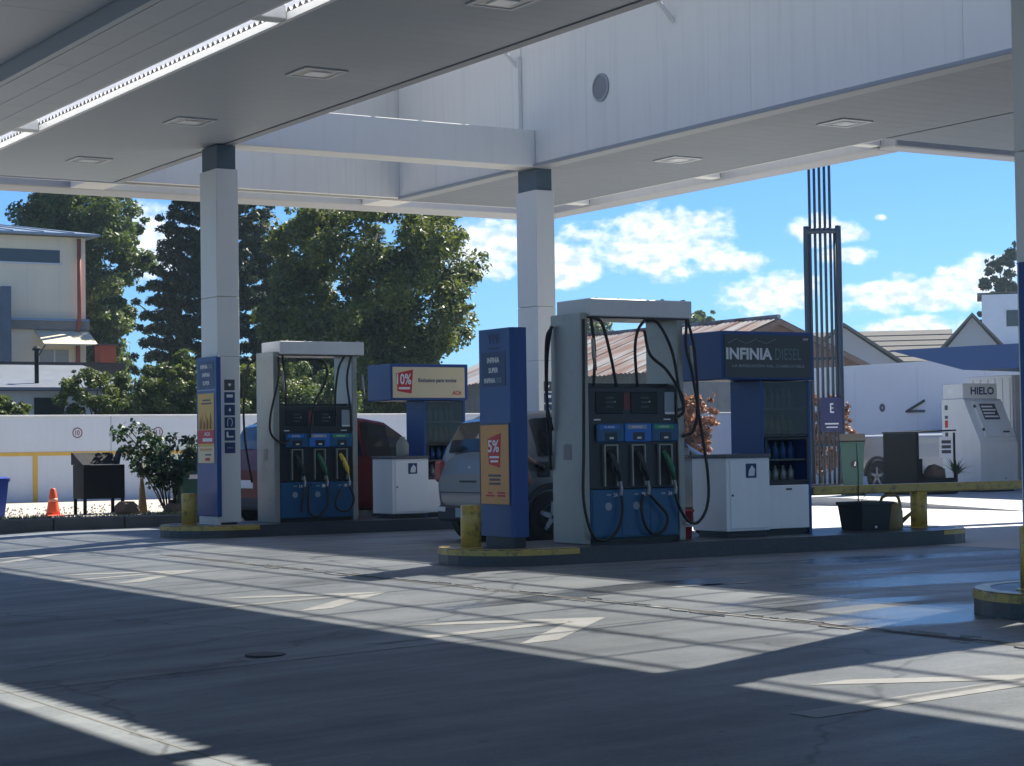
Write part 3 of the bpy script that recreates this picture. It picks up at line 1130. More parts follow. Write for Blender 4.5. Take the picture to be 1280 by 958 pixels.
def pump(ox, oy, label, colours, hoses, tags_, top_hoses=True):
    t = thing('fuel_pump', (ox + .57, oy + .3, .16), label, 'fuel pump', 'three-hose fuel pumps')
    Z = .16
    # body
    B().box(ox + .03, ox + 1.11, oy + .05, oy + .52, Z, .21).done('kick_plate', M_BLACK, t)
    B().box(ox + .03, ox + 1.12, oy + .01, oy + .56, .212, .70, .008).done('lower_body', M_PBLUE, t)
    for k in range(3):
        B().box(ox + .05 + k * .355, ox + .385 + k * .355, oy + .002, oy + .0095, .23, .685, .003).done('lower_door', M_PBLUE, t)
    B().box(ox + .03, ox + 1.12, oy + .035, oy + .535, .702, 1.728, .01).done('upper_body', M_PB, t)
    # nozzle boots
    for k, cx in enumerate((.28, .62, .955)):
        for a in ((-.085, -.068, .73, 1.15), (.068, .085, .73, 1.15), (-.068, .068, 1.135, 1.15)):
            B().box(ox + cx + a[0], ox + cx + a[1], oy - .01, oy + .034, a[2], a[3], .003).done('boot_rim', M_STEEL, t)
        B().box(ox + cx - .065, ox + cx + .065, oy + .022, oy + .034, .74, 1.13).done('boot_recess', M_BLACK, t)
        nz = thing_nozzle(t, ox + cx, oy, colours[k])
        hd = B().box(ox + cx - .165, ox + cx + .165, oy - .008, oy + .034, 1.172, 1.36, .012).done('grade_panel', M_PBLUE if k != 1 else M_LB, t)
        B().box(ox + cx - .14, ox + cx + .1, oy - .011, oy - .0075, 1.305, 1.345).done('grade_label', M_GREEN if (k == 2) else M_LB if k == 0 else M_GREYP, hd)
        text(('SUPER', 'INFINIA', 'INFINIA')[k], M_WH, hd, (ox + cx - .02, oy - .012, 1.325), .13, .02, '-Y', .02)
        B().box(ox + cx - .07, ox + cx + .07, oy - .013, oy - .0075, 1.19, 1.27, .004).done('grade_button', M_PB, hd)
        B().box(ox + cx - .025, ox + cx + .025, oy - .016, oy - .0125, 1.205, 1.225).done('button_light', M_WH, hd)
        text(tags_[k], M_WH, t, (ox + cx + .05, oy, .645), .05, .04, '-Y', .03, 'pump_number')
        B().box(ox + cx - .06, ox + cx - .01, oy - .001, oy + .001, .638, .655).done('small_label', M_GREYP, t)
        if k < 2:
            B().lathe((ox + cx - .04, oy + .002, .53), [(.04, 0), (.04, -.004)], 16, 'y').done('round_seal', M_GREYP, t)
    # displays
    for cx in (.29, .72):
        d = B().box(ox + cx - .17, ox + cx + .17, oy + .022, oy + .034, 1.46, 1.68, .006).done('display', M_LCD, t)
        bars(oy + .0205, ox + cx - .05, ox + cx + .05, 1.62, 3, .02, .045, M_DG, d, '-Y')
        B().lathe((ox + cx + .06, oy + .022, 1.58), [(.008, 0), (.008, -.004)], 8, 'y').done('indicator', M_WH, d)
    B().box(ox + .97, ox + 1.09, oy + .02, oy + .034, 1.46, 1.68).done('notice', M_GREYP, t)
    B().box(ox + .97, ox + 1.09, oy + .016, oy + .019, 1.452, 1.475).done('notice_strip', M_WH, t)
    bars(oy + .034, ox + .1, ox + .18, 1.4, 1, .014, .1, M_WH, t, '-Y')
    bars(oy + .034, ox + .96, ox + 1.05, 1.4, 1, .012, .1, M_WH, t, '-Y')
    B().box(ox + .465, ox + .545, oy + .03, oy + .0345, 1.5, 1.67).done('faded_sticker', mat('faded_red_sticker', (.14, .04, .045), .6, var=.3, vs=30), t)
    B().box(ox - .068, ox - .0655, oy + .2, oy + .34, 1.0, 1.16).done('faded_sticker', mat('grey_scuffed_sticker', (.3, .3, .29), .6, var=.3, vs=20), t)
    # stainless side panels, header with rivets
    B().box(ox - .065, ox + .02, oy + .0, oy + .555, Z, 2.47, .008).done('side_panel', M_STEEL, t)
    B().box(ox + 1.125, ox + 1.2, oy + .0, oy + .555, Z, 2.43, .008).done('side_panel', M_STEEL, t)
    B().box(ox + .03, ox + 1.12, oy + .18, oy + .24, 1.735, 1.77).done('cross_tube', M_PB, t)
    h_ = B().box(ox + .025, ox + 1.30, oy - .03, oy + .57, 2.435, 2.615, .008).done('header', M_HEAD, t)
    for k in range(5):
        B().lathe((ox + .15 + k * .27, oy + .02, 2.613), [(.022, 0), (.022, .01), (.01, .018)], 8).done('bolt', M_TRIM, h_)
    B().box(ox + .05, ox + 1.27, oy + .0, oy + .54, 2.418, 2.434).done('header_underside', M_PB, t)
    # hose masts with chrome swivels
    for hx, pts in hoses:
        hose(pts, t, ox, oy)
    for hx, hz in ((.05, 2.05), (1.26, 2.0)):
        B().tube([(ox + hx, oy - .045, hz + .16), (ox + hx + .005, oy - .05, hz), (ox + hx + .025, oy - .05, hz - .16)], [.018, .022, .014], 8).done('breakaway', M_STEEL, t, True)
    return t


def thing_nozzle(t, cx, oy, colour):
    m = M_NOZ[colour]
    n = B().tube([(cx - .03, oy - .0, 1.08), (cx + .0, oy - .035, 1.0), (cx + .05, oy - .05, .88), (cx + .065, oy - .05, .78)], [.022, .034, .03, .018], 9).done('nozzle', m, t, True)
    B().tube(spline([(cx - .02, oy - .05, 1.0), (cx - .03, oy - .075, .9), (cx + .04, oy - .075, .8)], 4), .008, 6).done('guard', M_BLACK, n)
    B().tube([(cx + .065, oy - .05, .80), (cx + .085, oy - .052, .70), (cx + .075, oy - .052, .64)], [.015, .017, .016], 8).done('swivel', M_STEEL, n)
    return n


H2 = [(0, [(-.05, -.03, 2.4), (-.075, -.06, 1.9), (-.09, -.06, 1.1), (-.1, -.06, .6), (.0, -.06, .26), (.16, -.06, .2), (.32, -.06, .32), (.37, -.055, .5), (.36, -.052, .64)]),
      (0, [(.06, -.03, 2.42), (.16, -.05, 2.36), (.27, -.03, 2.05), (.36, -.0, 1.73)]),
      (0, [(.04, -.03, 2.42), (.07, -.045, 2.1), (.06, -.03, 1.73)]),
      (0, [(.72, -.02, 2.42), (.6, -.05, 2.3), (.56, -.05, 2.1), (.6, -.02, 1.73)]),
      (0, [(.72, -.02, 2.41), (.85, -.05, 2.38), (1.02, -.05, 2.1), (1.1, -.05, 1.72), (1.15, -.06, 1.5), (1.1, -.03, 1.42)]),
      (0, [(.7, -.02, 2.3), (.75, -.04, 2.06), (.95, -.05, 1.9), (1.12, -.06, 1.66), (1.14, -.07, 1.53), (1.08, -.06, 1.49)]),
      (0, [(1.24, -.02, 2.42), (1.2, -.05, 2.15), (1.27, -.06, 1.85), (1.37, -.06, 1.3), (1.44, -.07, .8), (1.42, -.07, .5), (1.3, -.07, .34), (1.18, -.06, .36), (1.08, -.055, .5), (1.03, -.052, .64)]),
      (0, [(1.25, -.02, 2.42), (1.31, -.05, 2.1), (1.33, -.06, 1.6), (1.28, -.06, 1.3), (1.15, -.03, 1.22)]),
      (0, [(.705, -.05, .64), (.8, -.06, .55), (.92, -.06, .42), (.88, -.06, .28), (.74, -.06, .24), (.64, -.06, .34), (.61, -.05, .5), (.64, -.03, .64)])]
BACK = [(0, [(-.09, .5, 2.36), (-.12, .54, 2.0), (-.12, .55, 1.4), (-.08, .56, .9)]), (0, [(-.1, .46, 2.36), (-.15, .5, 2.2), (-.14, .52, 1.6), (-.09, .5, 1.3)])]
pump(10.92, 16.2, 'front fuel pump with white header and black nozzles beside the orange poster totem', ('black', 'black', 'green'), H2 + BACK, ('3A', '8', '34'))
H1 = [(0, [(.0, -.03, 2.4), (-.02, -.06, 2.1), (-.14, -.06, 1.6), (-.13, -.06, 1.35), (.03, -.07, 1.23), (.15, -.03, 1.27)]),
      (0, [(.06, -.03, 2.42), (.09, -.045, 2.0), (.1, -.03, 1.73)]),
      (0, [(.3, -.0, 2.36), (.62, -.05, 2.36), (.72, -.05, 2.2), (.66, -.05, 2.0), (.54, -.04, 1.8), (.48, -.03, 1.5), (.46, -.03, 1.3)]),
      (0, [(1.0, -.02, 2.42), (.9, -.04, 2.25), (.84, -.05, 1.9), (.85, -.04, 1.6)]),
      (0, [(1.1, -.02, 2.42), (1.02, -.05, 2.1), (1.06, -.06, 1.7), (1.08, -.06, 1.4)]),
      (0, [(1.04, -.05, .64), (1.1, -.06, .45), (1.02, -.06, .3), (.86, -.06, .32), (.82, -.06, .42), (.9, -.05, .6)]),
      (0, [(.7, -.05, .64), (.7, -.06, .4), (.56, -.06, .24), (.42, -.06, .3), (.42, -.06, .6), (.46, -.05, .68)]),
      (0, [(.37, -.05, .64), (.33, -.06, .5), (.3, -.06, .3)])]
pump(11.25, 24.15, 'far fuel pump with white header and one yellow nozzle grip by the left column', ('black', 'green', 'yellow'), H1 + [(0, [(-.1, .5, 2.38), (-.2, .52, 2.3), (-.26, .54, 1.9), (-.25, .54, 1.3), (-.15, .54, .7)])], ('1A', '1', '1B'))

# ------------------------------------------------------------------ service units: cabinet, display stand with sign box
M_CABW = mat('white_cabinet', (.88, .89, .90), .4, var=.05, vs=3, streak=.05)
M_PANE = glassmat('display_pane', (.10, .13, .15), .35)
M_BOT = [mat('bottle_silver', (.35, .38, .4), .3, .3, var=.1), mat('bottle_gold', (.42, .3, .1), .3, .2, var=.1), mat('bottle_blue', (.03, .1, .3), .35, var=.1)]


def cabinet(ox, oy, label):
    t = thing('service_cabinet', (ox + 2.03, oy + .33, .16), label, 'cabinet', 'white two-door cabinets on the islands')
    x0, x1, y0, y1 = ox + 1.74, ox + 2.32, oy, oy + .6
    B().box(x0 + .04, x1 - .04, y0 + .05, y1 - .05, .16, .222).done('plinth', M_BLACK, t)
    B().box(x0, x1, y0 + .012, y1, .224, .99, .006).done('body', M_CABW, t)
    d = B().box(x0 + .045, x1 - .015, y0, y0 + .011, .25, .965, .004).done('door', M_CABW, t)
    B().lathe((x0 + .07, y0, .6), [(.012, 0), (.012, -.008)], 10, 'y').done('lock', M_DG, d)
    s_ = B().box(x0 + .25, x0 + .39, y0 - .004, y0 - .001, .78, .93).done('sticker', M_NAVY, d)
    B().prism([(x0 + .28, y0 - .007, .8), (x0 + .36, y0 - .007, .8), (x0 + .37, y0 - .007, .87), (x0 + .33, y0 - .007, .91), (x0 + .29, y0 - .007, .86)], (0, .003, 0)).done('sticker_symbol', M_WH, s_)
    B().box(x0 - .015, x1 + .01, y0 - .012, y1 + .01, .992, 1.03, .006).done('worktop', mat('dark_worktop', (.10, .11, .12), .5, var=.15), t)


def stand(ox, oy, label, sign):
    t = thing('display_stand', (ox + 2.66, oy + .5, .16), label, 'display stand', 'blue sign-topped display stands')
    x0, x1, y0, y1 = ox + 2.345, ox + 3.03, oy + .17, oy + .69
    # carcass
    B().box(x0, x0 + .04, y0, y1, .16, 1.812, .004).done('side_wall', M_BLUE, t)
    B().box(x1 - .04, x1, y0, y1, .16, 1.812, .004).done('side_wall', M_BLUE, t)
    B().box(x0 + .041, x1 - .041, y1 - .03, y1, .16, 1.812).done('back_wall', mat('stand_back', (.05, .08, .12), .5, var=.1), t)
    B().box(x0 + .041, x1 - .041, y0 + .03, y1 - .031, .16, .22).done('plinth', M_BLACK, t)
    p = B().box(x0 + .045, x1 - .045, y0 - .004, y0 + .03, .225, .69, .004).done('lower_panel', M_CABW, t)
    B().box((x0 + x1) / 2 - .02, (x0 + x1) / 2 + .06, y0 - .008, y0 - .004, .635, .655).done('catch', M_DG, p)
    for z in (.7, .95, 1.21, 1.5):
        B().box(x0 + .042, x1 - .042, y0 + .02, y1 - .032, z, z + .02).done('shelf', M_DG if z < 1.4 else M_GREYP, t)
    for a in ((x0 + .041, x0 + .07, .72, 1.2), (x1 - .07, x1 - .041, .72, 1.2), (x0 + .07, x1 - .07, .722, .745), (x0 + .07, x1 - .07, 1.175, 1.2)):
        B().box(a[0], a[1], y0 - .01, y0 + .018, a[2], a[3], .003).done('rack_frame', M_BLACK, t)
    B().box(x0 + .042, x1 - .042, y0 + .004, y0 + .009, 1.235, 1.80).done('pane', M_PANE, t)
    # top box
    sx0, sx1, sy0, sy1 = ox + 1.78, ox + 3.04, oy + .1, oy + .80
    B().box(sx0, sx1, sy0, sy1, 1.815, 2.33, .01).done('sign_box', M_BLUE, t)
    if sign == 'diesel':
        pnl = B().box(sx0 + .03, sx1 - .05, sy0 - .008, sy0 - .001, 1.84, 2.29, .002).done('sign_panel', mat('charcoal_sign', (.045, .055, .06), .4, var=.15), t)
        text('INFINIA', M_WH, pnl, (sx0 + .36, sy0 - .009, 2.09), .62, .125, '-Y', .035)
        text('DIESEL', mat('teal_print', (.13, .23, .23), .5), pnl, (sx0 + .89, sy0 - .009, 2.09), .36, .125, '-Y', .0)
        text('LA EVOLUCIÓN DEL COMBUSTIBLE', M_GREYP, pnl, (sx0 + .62, sy0 - .009, 1.965), .98, .036, '-Y', .015)
        text('YPF', M_WH, pnl, (sx1 - .13, sy0 - .009, 2.25), .08, .025, '-Y', .02)
        for k in range(5):
            B().tube([(sx0 + .08 + k * .13, sy0 - .0095, 2.20 + .03 * (k % 2)), (sx0 + .2 + k * .13, sy0 - .0095, 2.25 - .05 * (k % 2))], .0025, 4).done('printed_ray', M_GREYP, pnl)
    else:
        pnl = B().box(sx0 + .03, sx1 - .06, sy0 - .008, sy0 - .001, 1.85, 2.285, .002).done('sign_panel', M_CREAM, t)
        percent_tag(sy0 - .008, sx0 + .22, 2.08, .34, '10%', pnl, '-Y', .8)
        text('Exclusivo para socios', M_NAVY, pnl, (sx0 + .75, sy0 - .009, 2.09), .62, .075, '-Y', .02)
        text('ACA', M_RED, pnl, (sx1 - .2, sy0 - .009, 1.92), .15, .06, '-Y', .02, slant=.3)
    # bottles: a thing each would be countable stock, small parts of the display rows
    return t, x0, x1, y0, y1


def bottle_row(x0, x1, y0, z, n, m, label, group, h=.22, r=.032, cap=None):
    first = None
    for i in range(n):
        x = x0 + (i + .5) * (x1 - x0) / n
        if first is None:
            first = B().lathe((0, 0, 0), [(r, 0), (r, h * .62), (r * .45, h * .8), (r * .45, h * .92), (r * .3, h)], 10).done('oil_bottle', m, None, True)
            o = first
        else:
            o = first.copy()
            COL.objects.link(o)
        o.location = (x, y0, z)
        od = ('leftmost', 'second from left', 'third from left', 'fourth from left', 'fifth from left', 'rightmost')[i if i < n - 1 else 5]
        tag(o, label.replace('oil bottle', 'oil bottle, %s' % od), 'bottle', group)


for ox, oy, sg, lb in ((10.92, 16.2, 'diesel', 'front'), (11.25, 24.15, 'ten', 'far')):
    cabinet(ox, oy, 'white service cabinet with blue square sticker right of the %s pump' % lb)
    t, x0, x1, y0, y1 = stand(ox, oy, 'blue display stand topped by the dark INFINIA DIESEL sign' if sg == 'diesel' else 'blue display stand topped by the cream 10% Exclusivo para socios sign', sg)
    st = 'INFINIA DIESEL' if sg == 'diesel' else '10% sign'
    bottle_row(x0 + .07, x1 - .07, y0 + .2, 1.521, 6, M_BOT[0], 'silver oil bottle on top shelf of the %s stand' % st, 'oil bottles, top shelf, %s stand' % st)
    bottle_row(x0 + .07, x1 - .07, y0 + .2, 1.231, 6, M_BOT[1], 'golden oil bottle on second shelf of the %s stand' % st, 'oil bottles, second shelf, %s stand' % st)
    bottle_row(x0 + .07, x1 - .07, y0 + .2, .971, 5, M_BOT[2], 'blue oil bottle in upper rack row of the %s stand' % st, 'oil bottles, rack upper row, %s stand' % st, .18, .04)
    bottle_row(x0 + .07, x1 - .07, y0 + .2, .721, 5, M_BOT[0], 'grey oil bottle in lower rack row of the %s stand' % st, 'oil bottles, rack lower row, %s stand' % st, .18, .04)

# clear jug on the far cabinet
b = B().lathe((13.3, 24.42, 1.031), [(.085, 0), (.09, .02), (.095, .16), (.07, .21), (.04, .24), (.04, .27)], 16)
single('plastic_jug', b, glassmat('jug_plastic', (.5, .5, .42), .55, .2), 'cloudy plastic jug on top of the far white cabinet', 'jug', (13.3, 24.42, 1.031), smooth=True)

# red bucket at the front pump, planter, watering can, guard rail
t = thing('bucket', (12.35, 16.55, .16), 'small red bucket between the front pump and the white cabinet', 'bucket')
MR = mat('red_bucket', (.50, .03, .035), .45, var=.1)
b = B()
prof = [(.075, 0), (.08, .0), (.105, .27), (.115, .275), (.115, .3), (.1, .3), (.075, .02)]
b.lathe((12.35, 16.55, .161), prof, 18)
b.done('tub', MR, t, True)
B().lathe((12.35, 16.55, .28), [(.0935, 0), (.097, .02), (.098, .05), (.095, .05)], 18).done('label_band', M_WH, t)
B().tube(spline([(12.24, 16.55, .44), (12.26, 16.5, .35), (12.35, 16.44, .3), (12.44, 16.5, .35), (12.46, 16.55, .44)], 4), .005, 5).done('handle', M_STEEL, t)

t = thing('planter', (14.82, 16.5, .16), 'black square planter with a thin bare stick on the island end', 'planter')
MPOT = mat('black_planter_plastic', (.018, .02, .026), .45, var=.15)
b = B()
o0 = [(-.22, -.2), (.22, -.2), (.22, .2), (-.22, .2)]
rows = []
for s_, z in ((.86, .161), (1.0, .44), (1.07, .445), (1.07, .475), (.98, .475), (.9, .42)):
    rows.append([(14.82 + x * s_, 16.5 + y * s_, z) for x, y in o0 + o0[:1]])
b.grid(rows)
b.poly([(14.82 + x * .9, 16.5 + y * .9, .42) for x, y in o0])
b.poly([(14.82 + x * .86, 16.5 + y * .86, .161) for x, y in o0][::-1])
b.done('pot', MPOT, t)
B().tube([(14.68, 16.45, .4), (14.69, 16.45, .8), (14.66, 16.44, 1.12)], [.008, .006, .004], 5).done('stick', mat('bare_stick', (.06, .045, .03), .8), t)
B().tube([(14.66, 16.45, .41), (14.76, 16.42, .55), (14.86, 16.4, .62)], [.004, .003, .002], 4).done('twig', mat('bare_stick', (.06, .045, .03), .8), t)
B().lathe((14.8, 16.305, .2), [(.014, 0), (.014, -.012)], 10, 'y').done('drain_plug', M_WH, t)

t = thing('watering_can', (15.25, 16.5, .16), 'olive brown watering can beside the black planter', 'watering can')
MC = mat('olive_can', (.26, .18, .06), .45, var=.15)
b = B()
rows = []
for w_, z in ((.15, .161), (.16, .2), (.155, .36), (.12, .43), (.06, .46)):
    rows.append([(15.2 + w_ * math.cos(a), 16.5 + .7 * w_ * math.sin(a), z) for a in [k * math.pi / 10 for k in range(21)]])
b.grid(rows)
b.poly(rows[0][:-1][::-1])
b.done('tank', MC, t, True)
B().tube(spline([(15.05, 16.5, .4), (15.08, 16.5, .51), (15.2, 16.5, .54), (15.31, 16.5, .52), (15.35, 16.5, .4), (15.34, 16.5, .25)], 5), .018, 7).done('handle', MC, t, True)
B().tube([(15.34, 16.47, .24), (15.42, 16.42, .32), (15.47, 16.39, .37)], [.028, .018, .014], 8).done('spout', MC, t, True)

t = thing('guard_rail', (15.65, 16.52, .16), 'low yellow guard rail with thick post on the end of the front island', 'guard rail')
B().lathe((15.65, 16.52, .161), [(.095, 0), (.095, .40)], 22).done('post', M_YELP, t, True)
B().box(15.5, 15.8, 16.37, 16.67, .1605, .168, .002).done('foot_plate', M_YELP, t)
B().box(14.05, 19.2, 16.46, 16.58, .562, .66, .014).done('rail', M_YELP, t)
B().lathe((18.6, 16.52, .004), [(.095, 0), (.095, .557)], 22).done('post', M_YELP, t, True)

# ------------------------------------------------------------------ cars
M_TYRE = mat('tyre_rubber', (.018, .018, .019), .8, var=.2)
M_RIM = mat('alloy_rim', (.45, .46, .48), .3, .85, var=.08)
M_CARGL = mat('car_glass', (.012, .016, .02), .06, var=0)
M_LAMPR = mat('tail_lamp_red', (.35, .01, .012), .2, var=.05)
M_LAMPC = mat('clear_lamp', (.7, .72, .74), .15, var=.05)
M_CLAD = mat('grey_bumper_plastic', (.03, .032, .035), .6, var=.1)

HATCH = [  # x, z bottom, z belt, z top, half widths: sill, belt, top
    (0.00, .44, .76, .80, .66, .70, .60), (0.05, .33, .90, .98, .77, .81, .66), (0.13, .28, .98, 1.22, .81, .86, .66),
    (0.26, .26, 1.0, 1.43, .83, .88, .645), (0.5, .24, 1.0, 1.525, .85, .885, .64), (1.1, .22, .99, 1.56, .86, .89, .64),
    (1.9, .22, .975, 1.55, .86, .89, .635), (2.25, .22, .97, 1.5, .86, .89, .63), (2.6, .22, .965, 1.3, .86, .89, .65),
    (2.95, .22, .96, 1.04, .86, .885, .72), (3.1, .23, .95, .985, .86, .88, .76), (3.5, .24, .88, .93, .85, .87, .72),
    (3.8, .27, .78, .83, .80, .82, .66), (3.95, .33, .66, .72, .72, .74, .58), (4.02, .42, .58, .62, .62, .62, .5)]
PICKUP = [
    (0.0, .5, 1.0, 1.24, .86, .9, .9), (.03, .46, 1.05, 1.26, .88, .92, .92), (1.0, .44, 1.05, 1.27, .88, .92, .92), (3.0, .42, 1.05, 1.27, .88, .92, .92),
    (3.05, .42, 1.08, 1.3, .88, .92, .9), (3.15, .42, 1.08, 1.74, .88, .92, .68), (3.45, .42, 1.08, 1.8, .88, .92, .66), (4.35, .42, 1.06, 1.79, .88, .92, .66),
    (4.65, .42, 1.06, 1.6, .88, .92, .68), (5.0, .42, 1.05, 1.2, .88, .91, .74), (5.15, .42, 1.03, 1.1, .88, .9, .8), (5.7, .44, .95, 1.02, .86, .88, .78), (5.95, .5, .85, .9, .8, .8, .7), (6.0, .55, .8, .84, .76, .76, .66)]


def car(name, label, x, y, z, paint, prof, rz=0., axles=(.62, 3.15), wheel_r=.31, cat='car', rear_glass=(.08, .36), side=(.42, 2.75), shield=(2.28, 2.93), arch=True):
    t = thing(name, (x, y, z), label, cat, None, rz)
    P = np.array(prof)

    def at(xx):
        return [np.interp(xx, P[:, 0], P[:, i]) for i in range(1, 7)]
    xs_ = sorted(set(list(P[:, 0]) + list(np.linspace(P[0, 0], P[-1, 0], 30))))
    b = B()
    rows = []
    for xx in xs_:
        zb, zl, zt, ws, wl, wt = at(xx)
        zt = max(zt, zl + .02)
        half = [(0, zb), (ws * .8, zb), (ws * .97, zb + .05), (ws * 1.0, zb + .16), ((ws + wl) / 2 + .012, (zb + zl) / 2), (wl, zl - .05), (wl - .012, zl), (wl - .3 * (wl - wt), zl + .3 * (zt - zl)), (wl - .7 * (wl - wt), zl + .7 * (zt - zl)), (wt, zt - .035 * min(1, (zt - zl) / .2)), (wt * .86, zt), (wt * .5, zt + .018), (0, zt + .022)]
        ring = [(xx, -a, c) for a, c in half] + [(xx, a, c) for a, c in half[::-1][1:]]
        rows.append(ring)
    b.grid(rows)
    b.poly(rows[0][:-1])
    b.poly(rows[-1][:-1][::-1])
    bmesh.ops.recalc_face_normals(b.bm, faces=b.bm.faces)
    body = b.done('body', paint, t, True, True)

    def side_pt(xx, f, s, off=.006):
        zb, zl, zt, ws, wl, wt = at(xx)
        return (xx, s * (wl - f * (wl - wt) + off), zl + f * (zt - zl))

    def top_pt(xx, f, off=.008):
        zb, zl, zt, ws, wl, wt = at(xx)
        return (xx, f * wt * .86, zt + .02 * (1 - abs(f)) + off)
    cuts = [side[0], side[0] + .5, (side[0] + side[1]) / 2 + .12, side[1]] if side[1] - side[0] > 1.5 else [side[0], side[1]]
    for s in (-1, 1):
        for a, c in zip(cuts, cuts[1:]):
            rows = []
            for xx in sorted(set([a + .03, c - .03] + [q for q in P[:, 0] if a + .03 < q < c - .03])):
                hi = .9
                zb, zl, zt, ws, wl, wt = at(xx)
                rows.append([side_pt(xx, f, s) for f in (.06, .3, .6, hi)])
            B().grid(rows).done('side_window', M_CARGL, t, False, True)
    for nm, (a, c) in (('rear_window', rear_glass), ('windscreen', shield)):
        if a == c:
            continue
        xg = sorted(set([a, c] + [q for q in P[:, 0] if a < q < c]))
        dx = -.014 if nm == 'rear_window' else .014
        B().grid([[(lambda p: (p[0] + dx, p[1], p[2]))(top_pt(xx, f)) for f in (-1, -.58, 0, .58, 1)] for xx in xg]).done(nm, M_CARGL, t, False, True)
    for ax in axles:
        for s in (-1, 1):
            zb, zl, zt, ws, wl, wt = at(ax)
            yy = s * (max(ws, wl) - .09)
            w_ = B().lathe((ax, yy, wheel_r), [(wheel_r * .6, -.1), (wheel_r * .93, -.1), (wheel_r, -.075), (wheel_r, .075), (wheel_r * .93, .1), (wheel_r * .6, .1)], 28, 'y')
            w_ = w_.done('wheel', M_TYRE, t, True, True)
            r_ = B().lathe((ax, yy + s * .098, wheel_r), [(wheel_r * .62, -.01), (wheel_r * .6, .012), (wheel_r * .52, .014), (wheel_r * .5, -.03)], 24, 'y', False).done('rim', M_RIM, w_, False, True)
            B().lathe((ax, yy + s * .07, wheel_r), [(wheel_r * .56, -.01), (wheel_r * .56, .01)], 20, 'y').done('hub_shadow', M_CLAD, w_, False, True)
            for k in range(5):
                a = k * 2 * math.pi / 5 + .3
                c0 = Vector((ax, yy + s * .1, wheel_r))
                d = Vector((math.cos(a), 0, math.sin(a)))
                e = Vector((-math.sin(a), 0, math.cos(a)))
                B().prism([c0 + d * .02 - e * .035, c0 + d * wheel_r * .58 - e * .022, c0 + d * wheel_r * .58 + e * .022, c0 + d * .02 + e * .035], (0, s * .014, 0)).done('spoke', M_RIM, w_, False, True)
            if arch:
                n = 18
                ring = []
                for k in range(n + 1):
                    a = math.pi * k / n
                    ring.append([(ax + math.cos(a) * q, yy + s * off, wheel_r + math.sin(a) * q) for q, off in ((wheel_r + .01, .02), (wheel_r + .02, .104), (wheel_r + .085, .106), (wheel_r + .09, .09))])
                B().grid(ring).done('wheel_arch', M_CLAD, t, False, True)
                B().lathe((ax, yy - s * .02, wheel_r), [(wheel_r + .05, -.06), (wheel_r + .05, .11)], 24, 'y').done('wheel_well', M_BLACK, t, False, True)
    return t, at, side_pt


M_SILVER = mat('silver_paint', (.19, .20, .205), .36, .35, var=.06, vs=3, coat=.25)
t, at, sp_ = car('hatchback_car', 'silver grey hatchback being fuelled behind the orange poster totem', 11.93, 20.28, 0, M_SILVER, HATCH)
# tailgate details
B().box(-.012, .03, -.62, .62, .33, .42, .01).done('bumper_trim', M_CLAD, t, False, True)
B().box(-.03, .1, -.72, .72, .24, .45, .04).done('rear_bumper', M_CLAD, t, False, True)
B().box(-.036, -.031, -.25, .25, .3, .41, .002).done('number_plate', M_GREYP, t, False, True)
for s in (-1, 1):
    B().box(.0, .08, s * .74 - .09, s * .74 + .09, .72, .98, .03).done('tail_lamp', M_LAMPR, t, False, True)
    B().box(-.035, .0, s * .6 - .1, s * .6 + .1, .36, .42, .008).done('reflector', M_LAMPC, t, False, True)
    B().box(2.42, 2.55, s * .9 - .02 if s > 0 else -1.05, 1.05 if s > 0 else -.88, .98, 1.1, .03).done('door_mirror', M_SILVER, t, False, True)
    for hx in (1.15, 2.1):
        B().box(hx, hx + .17, s * .9 - .012, s * .9 + .012, .84, .87, .006).done('door_handle', M_CLAD, t, False, True)
    B().box(.75, 2.8, s * .865 - .015, s * .865 + .015, .24, .36, .01).done('sill', M_CLAD, t, False, True)
B().lathe((.035, 0, .86), [(.055, 0), (.055, -.012), (.04, -.016)], 18, 'x').done('round_badge', M_RIM, t, False, True)
B().box(-.005, .012, -.69, .69, .594, .604).done('tailgate_seam', M_BLACK, t, False, True)
B().box(-.004, .012, -.2, .2, .72, .745, .004).done('tailgate_handle', M_CLAD, t, False, True)
for s in (-1, 1):
    for hx in (1.02, 1.95, 2.72):
        B().tube([(hx, s * .872, .3), (hx + .01, s * .885, .6), (hx + .02, s * .895, .96)], .005, 4).done('door_seam', M_BLACK, t, False, True)
B().tube([(.02, 0, 1.1), (-.005, .1, 1.08), (.01, .3, 1.06)], .008, 5).done('wiper', M_BLACK, t, False, True)
B().box(.43, .6, -.905, -.885, .78, .96, .01).done('fuel_flap_recess', M_BLACK, t, False, True)
B().tube([(.5, -.9, .86), (.42, -1.02, .9), (.36, -1.06, .92)], [.02, .024, .03], 8).done('inserted_nozzle', M_BLACK, t, True, True)

